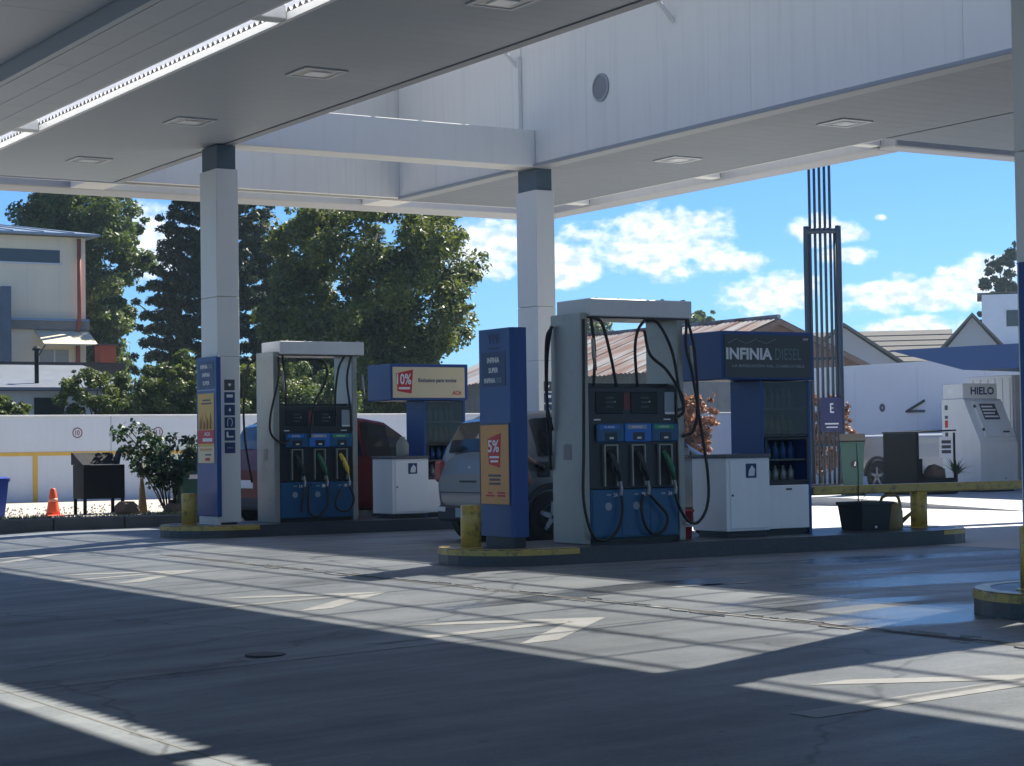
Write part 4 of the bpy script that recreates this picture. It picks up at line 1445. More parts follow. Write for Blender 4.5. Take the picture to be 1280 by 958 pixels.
M_REDP = mat('red_paint', (.12, .006, .010), .4, 0, var=.06, vs=3, coat=.12, spec=.3)
t, at, sp_ = car('hatchback_car', 'dark red hatchback behind the far pump and left column', 11.95, 26.8, .0, M_REDP, [(a * .885, b, c * 1.02, d * 1.03, e * .97, f_ * .97, g_ * .97) for a, b, c, d, e, f_, g_ in HATCH], axles=(.55, 2.8), rear_glass=(.08, .32), side=(.38, 2.45), shield=(2.02, 2.6))
B().box(-.02, .1, -.72, .72, .26, .45, .04).done('rear_bumper', M_CLAD, t, False, True)
B().box(-.004, .01, -.25, .25, .58, .7, .004).done('number_plate', M_WH, t, False, True)
for s in (-1, 1):
    B().box(.0, .12, s * .76 - .09, s * .76 + .09, .84, 1.12, .03).done('tail_lamp', M_LAMPR, t, False, True)
    B().box(.0, .1, s * .76 - .06, s * .76 + .06, .9, .96, .02).done('lamp_lens', M_LAMPC, t, False, True)
    for hx in (1.2, 2.15):
        B().box(hx, hx + .17, s * .905 - .012, s * .905 + .012, .86, .89, .006).done('door_handle', M_REDP, t, False, True)

M_WP = mat('white_car_paint', (.36, .38, .41), .35, .1, var=.05, vs=3, coat=.4)
t, at, sp_ = car('pickup_truck', 'pale grey pickup truck parked along the white wall behind the black planter box', 30.6, 33.6, 0, M_WP, PICKUP, rz=R(-90), axles=(1.0, 5.0), wheel_r=.36, cat='pickup', rear_glass=(.5, .5), side=(3.3, 4.8), shield=(4.4, 4.95))
for s in (-1, 1):
    B().box(-.01, .06, s * .84 - .06, s * .84 + .06, .8, 1.1, .02).done('tail_lamp', M_LAMPR, t, False, True)
B().box(-.12, -.005, -.8, .8, .5, .62, .02).done('rear_bumper', M_CLAD, t, False, True)

# ------------------------------------------------------------------ attendant at the fuel flap
def person(x, y, label):
    V, E_, RAD, K = [], [], [], []

    def add(p, r, par=None, k='shirt'):
        V.append(p)
        RAD.append(r)
        K.append(k)
        if par is not None:
            E_.append((par, len(V) - 1))
        return len(V) - 1
    # facing +X, car on the left (+Y) hand
    pel = add((0, 0, .93), (.15, .12), None, 'trousers')
    wa = add((.03, 0, 1.08), (.145, .11), pel)
    ch = add((.09, 0, 1.27), (.165, .12), wa)
    sh = add((.14, 0, 1.40), (.12, .09), ch)
    nk = add((.17, 0, 1.48), (.055, .055), sh, 'skin')
    hd = add((.20, 0, 1.565), (.082, .075), nk, 'skin')
    ht = add((.20, 0, 1.64), (.088, .08), hd, 'hair')
    hp = add((.19, 0, 1.69), (.06, .055), ht, 'hair')
    for s in (-1, 1):
        hip = add((.0, s * .1, .87), (.095, .095), pel, 'trousers')
        kn = add((.04 if s > 0 else -.03, s * .11, .48), (.065, .065), hip, 'trousers')
        an = add((.02 if s > 0 else -.1, s * .12, .10), (.045, .045), kn, 'trousers')
        he = add((.0 if s > 0 else -.12, s * .12, .045), (.042, .04), an, 'shoe')
        add((.17 if s > 0 else .06, s * .135, .035), (.04, .032), he, 'shoe')
        if s > 0:   # reaching arm
            chain = [((.15, .2, 1.36), .062, 'shirt'), ((.36, .26, 1.15), .048, 'shirt'), ((.42, .27, 1.1), .045, 'skin'), ((.68, .35, .96), .03, 'skin')]
            palm = (.77, .38, .92)
            fd = Vector((.8, .25, -.3)).normalized()
        else:       # hanging arm
            chain = [((.13, -.2, 1.36), .062, 'shirt'), ((.13, -.26, 1.1), .048, 'shirt'), ((.15, -.26, 1.04), .045, 'skin'), ((.22, -.25, .86), .03, 'skin')]
            palm = (.24, -.25, .78)
            fd = Vector((.15, .0, -1)).normalized()
        pr = sh
        for p, r_, k in chain:
            pr = add(p, (r_, r_), pr, k)
        pm = add(palm, (.034, .022), pr, 'glove' if s > 0 else 'skin')
        side_ = fd.cross(Vector((0, 1, 0))).normalized() if s > 0 else Vector((1, 0, 0))
        curl = Vector((0, 0, -1)) if s > 0 else Vector((.3, .95, 0))
        for q, ln in zip((-1.5, -.5, .5, 1.5), (.06, .075, .08, .07)):
            b0 = Vector(palm) + side_ * q * .019 + fd * .03
            k1 = add(tuple(b0), (.011, .011), pm, 'glove' if s > 0 else 'skin')
            k2 = add(tuple(b0 + fd * ln * .5), (.0095, .0095), k1, 'glove' if s > 0 else 'skin')
            add(tuple(b0 + fd * ln * .75 + curl * ln * .45), (.008, .008), k2, 'glove' if s > 0 else 'skin')
        th = add(tuple(Vector(palm) + side_ * .036), (.012, .012), pm, 'glove' if s > 0 else 'skin')
        add(tuple(Vector(palm) + side_ * .055 + fd * .045), (.009, .009), th, 'glove' if s > 0 else 'skin')
    me = bpy.data.meshes.new('person_rig')
    me.from_pydata(V, E_, [])
    o = bpy.data.objects.new('person_rig', me)
    COL.objects.link(o)
    o.modifiers.new('skin', 'SKIN')
    for i, sv in enumerate(me.skin_vertices[0].data):
        sv.radius = RAD[i]
        sv.use_root = (i == 0)
    md = o.modifiers.new('sub', 'SUBSURF')
    md.levels = md.render_levels = 2
    dg = bpy.context.evaluated_depsgraph_get()
    mesh = bpy.data.meshes.new_from_object(o.evaluated_get(dg))
    bpy.data.objects.remove(o)
    mm = {'shirt': mat('navy_workwear', (.02, .03, .07), .8, var=.15), 'trousers': mat('dark_trousers', (.02, .022, .03), .85, var=.15), 'skin': mat('skin', (.36, .19, .13), .5, var=.06), 'hair': mat('dark_hair', (.02, .015, .012), .6), 'shoe': M_BLACK, 'glove': M_BLACK}
    keys = list(mm)
    mesh.materials.clear()
    for k in keys:
        mesh.materials.append(mm[k])
    va = np.array(V)
    seg = [(np.array(V[a]), np.array(V[b_]), K[b_], K[a]) for a, b_ in E_]
    for p in mesh.polygons:
        c = np.array(p.center)
        best = None
        for a, b_, kb, ka in seg:
            d = b_ - a
            tt = max(0, min(1, ((c - a) @ d) / (d @ d)))
            dist = np.linalg.norm(c - (a + d * tt))
            if best is None or dist < best[0]:
                best = (dist, kb if tt > .35 else ka)
        k = best[1]
        if k == 'hair' and c[0] > .235 and c[2] < 1.67:
            k = 'skin'
        p.material_index = keys.index(k)
        p.use_smooth = True
    mesh.name = 'person'
    t = thing('person', (x, y, 0), label, 'person')
    o = bpy.data.objects.new('body', mesh)
    COL.objects.link(o)
    o.parent = t
    sk = mm['skin']
    B().tube([(.272, 0, 1.60), (.293, 0, 1.575), (.275, 0, 1.562)], [.008, .014, .008], 7).done('nose', sk, t, True, True)
    for s in (-1, 1):
        B().lathe((.268, s * .03, 1.602), [(.0005, -.008), (.009, 0), (.0005, .006)], 8, 'x').done('eye', M_BLACK, t, True, True)
        B().lathe((.195, s * .078, 1.59), [(.012, -.008), (.022, 0), (.012, .008)], 10, 'y').done('ear', sk, t, True, True)
    B().box(.262, .276, -.022, .022, 1.53, 1.537, .002).done('mouth', mat('lips', (.25, .09, .07), .5), t, False, True)
    return t


person(11.55, 18.95, 'attendant in dark workwear reaching an arm to the silver car, mostly behind the blue totem')

# ------------------------------------------------------------------ things on the gravel bed
t = thing('traffic_cone', (9.82, 29.2, .175), 'orange traffic cone on the gravel bed beside the black box', 'traffic cone')
M_CONE = mat('orange_cone', (.82, .10, .03), .5, var=.08)
B().box(9.68, 9.96, 29.06, 29.34, .1755, .205, .012).done('base', M_CONE, t)
B().lathe((9.82, 29.2, .206), [(.11, 0), (.095, .06), (.062, .28), (.04, .38), (.03, .40), (.02, .40)], 22).done('body', M_CONE, t, True)
B().lathe((9.82, 29.2, .40), [(.077, 0), (.0665, .055)], 22).done('band', mat('worn_reflective', (.85, .3, .2), .4), t, True)

# black steel box on legs with open sloped hood
t = thing('steel_box', (10.68, 29.75, .175), 'black steel box on four thin legs with sloping open lid beside the bush', 'box')
M_BST = mat('black_steel', (.012, .014, .018), .7, 0, var=.2, vs=5, spec=.2)
x0, x1, y0, y1 = 10.36, 11.03, 29.35, 29.85
B().box(x0, x1, y0, y1, .42, .95, .008).done('body', M_BST, t)
for x, y in ((x0 + .03, y0 + .03), (x1 - .03, y0 + .03), (x0 + .03, y1 - .03), (x1 - .03, y1 - .03)):
    B().box(x - .022, x + .022, y - .022, y + .022, .175, .419).done('leg', M_BST, t)
B().prism([(x0 - .02, y0 - .02, .952), (x0 - .02, y1 - .05, 1.14), (x0 - .02, y1 + .02, 1.14), (x0 - .02, y1 + .02, .952)], (.14, 0, 0)).done('hood_side', M_BST, t)
B().prism([(x0 + .125, y0 + .25, .955), (x0 + .125, y1 - .05, 1.14), (x0 + .125, y1 + .02, 1.14), (x0 + .125, y0 + .3, .955)], (x1 - x0 - .16, 0, 0)).done('lid', M_BST, t)
B().prism([(x1 - .03, y0 + .2, .952), (x1 + .05, y1 - .2, 1.17), (x1 + .05, y1, 1.17), (x1 - .03, y1, .952)], (.02, 0, 0)).done('lid_flap', M_BST, t)
B().box(x0 + .01, x1 - .01, y0 - .012, y0 - .001, .90, .945).done('front_lip', M_BST, t)


def rock(name, c, rx, ry, rz_, label, m, seed):
    r_ = random.Random(seed)
    bm_ = B()
    bmesh.ops.create_icosphere(bm_.bm, subdivisions=2, radius=1)
    for v in bm_.bm.verts:
        k = r_.uniform(.86, 1.08)
        z = max(v.co.z, -.35)
        v.co = Vector((v.co.x * rx * k, v.co.y * ry * k, (z + .35) / 1.35 * rz_ * k)) + Vector(c)
    return single(name, bm_, m, label, 'rock', c)


M_ROCK = mat('brown_stone', (.11, .08, .07), .85, var=.35, vs=8, bump=.6, bs=20)
rock('boulder', (10.98, 29.15, .172), .22, .2, .22, 'brown boulder under the black steel box', M_ROCK, 2)
rock('boulder', (11.8, 29.2, .172), .2, .18, .16, 'dark boulder at the foot of the bush', M_ROCK, 5)
b = B().prism([(11.36, 29.6, .175), (11.5, 29.6, .175), (11.46, 29.6, .5), (11.43, 29.6, .72), (11.40, 29.6, .72), (11.38, 29.6, .5)], (0, .06, 0))
single('wooden_stake', b, mat('raw_timber', (.42, .27, .13), .7, var=.2, vs=6), 'pale timber stake standing between the steel box and the bush', 'stake', (11.43, 29.63, .175))


def wheelie_bin(x, y, z, label, m, h=.95, w=.5, group=None, plate=None, lid_tilt=0.):
    t = thing('wheelie_bin', (x, y, z), label, 'bin', group)
    b = B()
    rows = []
    for s_, zz in ((.78, .05), (.8, .08), (1.0, h * .88), (1.08, h * .88), (1.08, h * .93)):
        hw = w / 2 * s_
        rows.append([(x + u * hw, y + v_ * hw, z + zz) for u, v_ in ((-1, -1), (1, -1), (1, 1), (-1, 1), (-1, -1))])
    b.grid(rows)
    b.poly(rows[0][:-1][::-1])
    b.done('tub', m, t)
    hw = w / 2 * 1.1
    B().prism([(x - hw, y - hw, z + h * .935), (x - hw, y + hw, z + h * .935), (x - hw, y + hw, z + h * .95 + lid_tilt), (x - hw, y, z + h * 1.0 + lid_tilt * .6), (x - hw, y - hw, z + h * .96)], (2 * hw, 0, 0)).done('lid', m if not lid_tilt else mat('dull_black_lid', (.02, .02, .022), .9, spec=.1), t)
    for s in (-1, 1):
        B().lathe((x + s * (w / 2 - .02), y + w / 2 * .82, z + .1), [(.1, -.025), (.1, .025)], 16, 'x').done('wheel', M_TYRE, t)
    B().box(x - w * .38, x + w * .38, y - w / 2 * .8, y + w / 2 * .6, z, z + .052).done('base', m, t)
    if plate == 'band':
        B().box(x - w * .3, x + w * .42, y - w / 2 * .975, y - w / 2 * .955, z + h * .62, z + h * .7).done('label_plate', M_WH, t)
    if plate == 'round':
        d = B().lathe((x + .03, y - w / 2 * .945, z + h * .55), [(.07, 0), (.07, -.006)], 18, 'y').done('round_emblem', M_BLACK, t)
        B().prism([(x + .02, y - w / 2 * .945 - .008, z + h * .52), (x + .05, y - w / 2 * .945 - .008, z + h * .52), (x + .06, y - w / 2 * .945 - .008, z + h * .59), (x + .04, y - w / 2 * .945 - .008, z + h * .6)], (0, .002, 0)).done('emblem_mark', M_WH, d)
    return t


M_BING = mat('green_bin_plastic', (.025, .09, .075), .45, var=.1)
wheelie_bin(12.15, 29.35, .175, 'dark green bin with white label behind the blue totem on the left', M_BING, .85, .55, plate='band')
wheelie_bin(8.92, 29.4, .175, 'blue bin cut by the left edge of the picture', mat('blue_bin_plastic', (.02, .05, .3), .45, var=.1), .62, .42)
wheelie_bin(24.25, 27.3, .15, 'tall green wheelie bin with round emblem below the striped pylon', M_BING, 1.05, .42, plate='round', lid_tilt=.14).rotation_euler.z = R(-41)

# ------------------------------------------------------------------ foliage
LM = {
    'mid': leafmat('leaves_mid_green', (.036, .062, .02), (.12, .165, .045)),
    'big': leafmat('leaves_deep_green', (.040, .066, .022), (.165, .19, .045)),
    'dark': leafmat('needles_dark', (.010, .022, .016), (.030, .048, .028)),
    'light': leafmat('leaves_light_green', (.04, .065, .015), (.13, .16, .04)),
    'bush': leafmat('leaves_glossy_dark', (.008, .022, .014), (.025, .055, .028)),
    'red': leafmat('leaves_rust_red', (.20, .06, .035), (.44, .22, .15)),
}
M_BARK = mat('bark', (.07, .055, .045), .9, var=.3, vs=6, bump=.8, bs=15)


def leaves_mesh(name, centres, radii, per, size, m, parent, flat=.75, seed=1, elong=1.8):
    g_ = np.random.default_rng(seed)
    nC = len(centres)
    cnt = np.asarray(per) if np.ndim(per) else np.full(nC, per)
    n = int(cnt.sum())
    C_ = np.repeat(np.array(centres), cnt, 0)
    Rr = np.repeat(np.array(radii), cnt)[:, None]
    d = g_.normal(size=(n, 3))
    d /= np.linalg.norm(d, axis=1)[:, None]
    rad = g_.random((n, 1)) ** .45
    p = C_ + d * rad * Rr * np.array([1, 1, flat])
    a = g_.normal(size=(n, 3))
    a /= np.linalg.norm(a, axis=1)[:, None]
    nn = d * .6 + g_.normal(size=(n, 3)) * .6 + np.array([0, 0, .5])
    b_ = np.cross(nn, a)
    b_ /= (np.linalg.norm(b_, axis=1)[:, None] + 1e-9)
    a = np.cross(b_, nn)
    a /= (np.linalg.norm(a, axis=1)[:, None] + 1e-9)
    s = size * g_.uniform(.55, 1.35, (n, 1))
    v = np.empty((n, 4, 3))
    v[:, 0] = p - a * s * elong * .5
    v[:, 1] = p + b_ * s * .5
    v[:, 2] = p + a * s * elong * .5 - np.array([0, 0, 1]) * s * .25
    v[:, 3] = p - b_ * s * .5
    me = bpy.data.meshes.new(name)
    me.vertices.add(n * 4)
    me.vertices.foreach_set('co', v.astype('f').ravel())
    me.loops.add(n * 4)
    me.loops.foreach_set('vertex_index', np.arange(n * 4, dtype='i'))
    me.polygons.add(n)
    me.polygons.foreach_set('loop_start', np.arange(0, n * 4, 4, dtype='i'))
    me.update()
    me.materials.append(m)
    o = bpy.data.objects.new(name, me)
    COL.objects.link(o)
    o.parent = parent
    o['kind'] = 'stuff'
    return o


def tree(name, label, base, h, rx, rz0, lm, cat='tree', n_clump=90, per=150, leaf=.2, trunk=.22, seed=1, group=None, top_bias=1., shape=None, clump=.55, holes=.0, ry=None):
    g_ = random.Random(seed)
    t = thing(name, base, label, cat, group)
    ry = ry or rx
    cz = (rz0 + h) / 2
    hz = (h - rz0) / 2
    cs, rs = [], []
    lumps = [(g_.uniform(0, 6.28), g_.uniform(-.6, .9), g_.uniform(.8, 1.12)) for _ in range(9)]
    while len(cs) < n_clump:
        u = Vector((g_.gauss(0, 1), g_.gauss(0, 1), g_.gauss(0, 1))).normalized()
        k = g_.random() ** .38
        a = math.atan2(u.y, u.x)
        lob = 1.0
        for la, lz, lw in lumps:
            dd = (math.cos(a - la) * .5 + .5) * math.exp(-((u.z - lz) ** 2) * 3)
            lob += (lw - 1.0) * dd * 1.6
        p = Vector((u.x * rx * k * lob, u.y * ry * k * lob, cz + u.z * hz * k * lob))
        if shape:
            f = shape((p.z - rz0) / (h - rz0))
            p.x *= f
            p.y *= f
        cs.append((p.x, p.y, p.z))
        rs.append(clump * g_.uniform(.55, 1.25) * rx * .45)
    # trunk and limbs
    B().tube([(0, 0, -.05), (.03 * h * .1, 0, h * .3), (g_.uniform(-.1, .1) * rx, g_.uniform(-.1, .1) * rx, h * .62), (g_.uniform(-.15, .15) * rx, g_.uniform(-.1, .1) * rx, h * .86)], [trunk, trunk * .75, trunk * .42, trunk * .12], 9).done('trunk', M_BARK, t, True, True)
    for i in range(0, min(n_clump, 26)):
        c = Vector(cs[i])
        z = max(.12 * h, min(.7 * h, c.z - .35 * (abs(c.x) + abs(c.y)) - .2))
        B().tube([(0, 0, z), (c.x * .45, c.y * .45, z + (c.z - z) * .6), tuple(c)], [trunk * .3, trunk * .18, trunk * .05], 6).done('limb', M_BARK, t, True, True)
    pers = [per] * len(cs)
    # sprigs standing out of the crown
    for i in range(int(n_clump * .55)):
        c = Vector(cs[g_.randrange(n_clump)])
        o_ = Vector((c.x / rx, c.y / ry, (c.z - cz) / hz))
        if o_.length < .72:
            continue
        e = o_.normalized()
        q = c + Vector((e.x * rx, e.y * ry, e.z * hz)) * g_.uniform(.08, .2)
        cs.append(tuple(q))
        rs.append(clump * rx * .45 * g_.uniform(.25, .5))
        pers.append(max(12, int(per * .09)))
    leaves_mesh('crown', cs, rs, pers, leaf, lm, t, seed=seed)
    return t


# big broadleaf tree behind the far pump
tree('broadleaf_tree', 'large dark green broadleaf tree rising behind the far pump', (24.15, 46.5, 0), 8.0, 3.0, .1, LM['big'], n_clump=360, per=470, leaf=.07, seed=4, clump=.38, shape=lambda f: 1.0 if f > .3 else .8 + f * .66)
tree('broadleaf_tree', 'tall green tree right of the cream house', (20.9, 60, 0), 11.4, 2.35, .8, LM['mid'], n_clump=300, per=400, leaf=.09, seed=9, clump=.45, ry=2.6)
tree('broadleaf_tree', 'dark tree crown showing over the cream house roof', (17.4, 68, 0), 12.6, 3.4, 5, LM['mid'], n_clump=170, per=220, leaf=.13, seed=12, clump=.4)
for i, (x, y, h, r_, k, lb) in enumerate(((52.5, 70, 7.6, 1.7, 'mid', 'green tree top behind the rusty roof seen over the front pump'), (49.5, 74.5, 7.2, 2.2, 'mid', 'green tree seen through the open top of the front pump'), (68.0, 65.8, 10.6, 1.2, 'dark', 'dark drooping tree beside the white house on the right'))):
    tree('distant_tree', lb, (x, y, 0), h, r_, 2.5, LM[k], n_clump=120, per=190, leaf=.11, seed=20 + i, clump=.45)


# monkey-puzzle conifer: tiers of upswept drooping arms
def conifer(base, h, r0, label, seed):
    g_ = random.Random(seed)
    t = thing('conifer_tree', base, label, 'tree')
    B().tube([(0, 0, -.05), (0, 0, h * .5), (0, 0, h)], [.28, .18, .03], 9).done('trunk', M_BARK, t, True, True)
    cs, rs = [], []
    nt_ = 23
    for i in range(nt_):
        f = i / (nt_ - 1)
        z = 1.0 + f * (h - 1.4)
        ln = r0 * (1 - f) ** .6 * (.55 + .45 * min(1, f * 5)) + .3
        na = 10 if f < .7 else 7
        for k in range(na):
            a = k * 2 * math.pi / na + i * .7 + g_.uniform(-.2, .2)
            L_ = ln * g_.uniform(.8, 1.15)
            pts = []
            for q in range(7):
                s_ = q / 6
                pts.append((math.cos(a) * L_ * s_, math.sin(a) * L_ * s_, z + L_ * (-.25 * s_ + .42 * s_ * s_ * s_)))
            if k % 3 == 0:
                B().tube(pts, [.05, .045, .04, .035, .03, .025, .015], 5).done('limb', M_BARK, t, True, True)
            for q in range(2, 7):
                x, y, zz = pts[q]
                cs.append((x, y, zz))
                rs.append(.26 - .016 * q)
            for s in (-1, 1):
                p4 = pts[4]
                aa = a + s * .7
                for q in (1, 2):
                    cs.append((p4[0] + math.cos(aa) * .28 * q, p4[1] + math.sin(aa) * .28 * q, p4[2] + .06 * q))
                    rs.append(.19)
    leaves_mesh('crown', cs, rs, 85, .06, LM['dark'], t, flat=.7, seed=seed, elong=2.4)
    return t


conifer((23.3, 54, 0), 10.6, 2.9, 'dark monkey-puzzle conifer rising behind the left column', 31)

# shrubs behind the white back wall
for i, (x, y, h, r_, k, lb) in enumerate(((11.3, 40.0, 2.9, .8, 'light', 'olive shrub over the wall at the very left edge'),
                                          (12.5, 40.2, 2.5, .8, 'light', 'low olive shrub over the wall in front of the grey shed'),
                                          (14.5, 40.4, 2.9, .95, 'light', 'pale green shrub over the wall above the circled ten'),
                                          (15.6, 40.8, 3.1, 1.0, 'light', 'pale green shrub over the wall below the brick chimney'),
                                          (16.7, 40.8, 3.7, 1.0, 'light', 'tall pale green shrub over the wall left of the blue totem'),
                                          (17.7, 41.2, 3.3, 1.0, 'light', 'pale green shrub over the wall directly behind the left column'),
                                          (19.0, 41.5, 3.5, 1.2, 'light', 'pale green shrub over the wall just right of the left column'),
                                          (20.6, 41.8, 3.2, 1.2, 'mid', 'green shrub over the wall seen through the far pump'))):
    tree('garden_shrub', lb, (x, y, 0), h, r_, .8, LM[k], 'shrub', n_clump=90, per=190, leaf=.05, trunk=.07, seed=40 + i, clump=.42)
for i, (x, y, h, r_, lb) in enumerate(((27.7, 36.6, 2.5, .75, 'rust red shrub seen between the front pump and the dark sign'), (28.9, 33.6, 2.3, .7, 'rust red shrub at the foot of the striped pylon'))):
    tree('red_shrub', lb, (x, y, 0), h, r_, .35, LM['red'], 'shrub', n_clump=170, per=90, leaf=.045, trunk=.05, seed=60 + i, clump=.3)


# potted rose-like bush beside the steel box: visible stems and single leaves
t = thing('leafy_bush', (11.85, 29.55, .175), 'dark leafy bush with bare stems on the gravel bed beside the left totem', 'bush')
g_ = random.Random(77)
cs, rs = [], []
for k in range(20):
    a = g_.uniform(0, 6.28)
    ln = g_.uniform(.3, .8)
    hh_ = g_.uniform(.75, 1.42)
    bend = g_.uniform(.3, .6)
    tip = Vector((math.cos(a) * ln, math.sin(a) * ln, hh_))
    mid_ = Vector((tip.x * bend, tip.y * bend, hh_ * .55))
    B().tube(spline([(0 + math.cos(a) * .06, math.sin(a) * .06, -.02), tuple(mid_), tuple(tip)], 4), .010, 5).done('stem', M_BARK, t, True, True)
    for q in (.5, .66, .82, 1.0):
        p = mid_.lerp(tip, (q - .4) / .6) if q > .5 else mid_
        cs.append(tuple(p + Vector((g_.uniform(-.1, .1), g_.uniform(-.1, .1), g_.uniform(-.05, .1)))))
        rs.append(g_.uniform(.12, .2))
leaves_mesh('foliage', cs, rs, 30, .06, LM['bush'], t, seed=78, elong=1.5)

# ------------------------------------------------------------------ yard walls
M_YW = mat('whitewashed_wall', (.56, .61, .68), .75, var=.07, vs=.8, streak=.05, bump=.2, bs=14, dirt=(.5, .52, .55, .2))
M_YB = mat('ochre_wall_paint', (.58, .37, .07), .7, var=.15, vs=5)
M_CAPST = mat('wall_cap', (.7, .71, .72), .7, var=.15, vs=4)
t = thing('yard_wall', (17, 38.1, 0), 'long whitewashed yard wall with ochre stripe and circled bay numbers', 'wall')
first = None
for i in range(13):
    x = 2.0 + i * 2.4
    if x > 32:
        break
    if first is None:
        first = B().box(x, x + 2.39, 38.0, 38.18, 0, 1.86, .004).done('wall_panel', M_YW, t)
        f2 = B().box(x - .01, x + 2.385, 37.98, 38.2, 1.862, 1.90, .006).done('cap_stone', M_CAPST, t)
    else:
        dupe(first, t, (i * 2.4, 0, 0))
        dupe(f2, t, (i * 2.4, 0, 0))
B().box(4, 22.0, 37.992, 37.998, 1.09, 1.165).done('painted_stripe', M_YB, t)
for x in (7.4, 9.9, 12.42, 14.95, 17.5, 20.0):
    if x != 14.95:
        B().box(x - .05, x + .05, 37.991, 37.997, .18, 1.088).done('painted_stripe', M_YB, t)
M_MARK = mat('dark_red_mark', (.16, .05, .07), .7, var=.1)
for x, s in ((13.29, '10'), (15.0, '11'), (16.7, '12'), (11.6, '9')):
    ring = B()
    n = 24
    ring.grid([[(x + q * math.cos(k * 2 * math.pi / n), 37.995, 1.54 + q * math.sin(k * 2 * math.pi / n)) for q in (.085, .105)] for k in range(n + 1)])
    rg = ring.done('bay_mark', M_MARK, t)
    text(s, M_MARK, rg, (x, 37.996, 1.54), .09, .10, '-Y', .01)

t = thing('boundary_wall', (32.1, 33, 0), 'tall pale wall behind the pickup truck and ice machine', 'wall')
first = None
for i in range(7):
    y = 23.0 + i * 2.15
    if first is None:
        first = B().box(32.0, 32.2, y, y + 2.143, 0, 2.97, .004).done('wall_panel', mat('bright_boundary_wall', (.80, .82, .84), .7, var=.05, vs=.8, streak=.04), t)
    else:
        dupe(first, t, (0, i * 2.15, 0))
n = 20
m_ = B()
m_.grid([[(31.994, 34.94 + q * math.cos(k * 2 * math.pi / n), 1.93 + q * math.sin(k * 2 * math.pi / n)) for q in (.02, .1)] for k in range(n + 1)])
m_.done('bay_mark', mat('faded_mark', (.12, .13, .17), .7, var=.3, vs=20), t)
B().tube([(31.97, 34.1, 1.82), (31.97, 33.5, 2.06)], .03, 6).done('bracket', M_DG, t)
B().tube([(31.97, 34.1, 1.82), (31.97, 33.5, 1.82)], .03, 6).done('bracket', M_DG, t)

# ------------------------------------------------------------------ cream house at the left
M_CR = mat('cream_render', (.95, .80, .56), .8, var=.08, vs=1.2, streak=.05, bump=.15)
M_MR = mat('blue_grey_metal_roof', (.26, .33, .42), .4, .5, var=.12, vs=2)
t = thing('cream_house', (15.5, 54, 0), 'two storey cream house with blue grey metal roof and red downpipe', 'house')
B().box(11.0, 18.45, 52.0, 58.0, 4.78, 7.05).done('upper_wall', M_CR, t)
B().box(11.0, 18.45, 52.0, 58.0, 0, 4.5).done('lower_wall', M_CR, t)
B().box(11.0, 18.52, 51.9, 58.1, 4.502, 4.778).done('concrete_band', mat('shade_tone_band', (.25, .23, .2), .85, var=.3, vs=3), t)  # dark tone paints the shade under the ledge
B().box(11.0, 18.5, 51.86, 51.9, 4.74, 4.8).done('flashing', M_MR, t)
for i in range(8):
    x = 11.4 + i * .9
    B().box(x, x + .008, 51.994, 51.999, 4.8, 7.04).done('board_joint', M_CAPST, t)
# roof: hip of standing seams
ev, rd = 7.07, 7.75
rf = B()
rf.prism([(10.6, 51.6, ev), (18.75, 51.6, ev), (18.75, 58.4, ev), (10.6, 58.4, ev)], (0, 0, .05))
rf = rf.done('roof_edge', M_MR, t)
b = B()
b.poly([(10.6, 51.6, ev + .052), (18.75, 51.6, ev + .052), (15.8, 55, rd), (12, 55, rd)])
b.poly([(18.75, 51.6, ev + .052), (18.75, 58.4, ev + .052), (15.8, 55, rd)])
b.poly([(18.75, 58.4, ev + .052), (10.6, 58.4, ev + .052), (12, 55, rd), (15.8, 55, rd)])
b.poly([(10.6, 58.4, ev + .052), (10.6, 51.6, ev + .052), (12, 55, rd)])
b.done('roof', M_MR, t)
for i in range(9):
    x = 11.2 + i * .85
    fx = 12 + (x - 10.6) / 8.15 * 3.8
    B().tube([(x, 51.6, ev + .06), (fx, 55, rd + .01)], .02, 4).done('roof_seam', M_MR, rf)
w = B().box(14.6, 17.72, 51.985, 52.01, 6.33, 6.68).done('window', mat('dark_strip_glass', (.06, .075, .09), .15, var=.1), t)
B().box(14.5, 17.78, 51.96, 51.99, 6.28, 6.325).done('sill', M_CAPST, w)
B().tube([(18.2, 51.93, .2), (18.2, 51.93, 4.4), (18.2, 51.8, 4.85), (18.2, 51.8, 7.0)], .06, 8).done('downpipe', mat('rust_red_pipe', (.34, .09, .05), .6, var=.2), t, True)
aw = B().prism([(17.0, 51.99, 4.5), (17.0, 51.2, 4.08), (17.0, 51.2, 4.04), (17.0, 51.99, 4.44)], (1.5, 0, 0)).done('awning', mat('cream_awning', (.72, .62, .42), .7, var=.12), t)
for x in (17.05, 18.45):
    B().tube([(x, 51.22, 4.05), (x, 51.98, 3.7)], .02, 5).done('stay', M_DG, aw)
w = B().box(17.15, 17.95, 51.98, 52.01, 3.3, 3.95).done('window', mat('curtained_glass', (.4, .38, .34), .3, var=.1), t)
B().box(17.53, 17.57, 51.97, 51.985, 3.3, 3.95).done('mullion', M_CAPST, w)
B().box(15.9, 16.15, 51.3, 51.9, 2, 5.6, .01).done('corner_pier', mat('slate_pier', (.12, .15, .19), .6, var=.2), t)

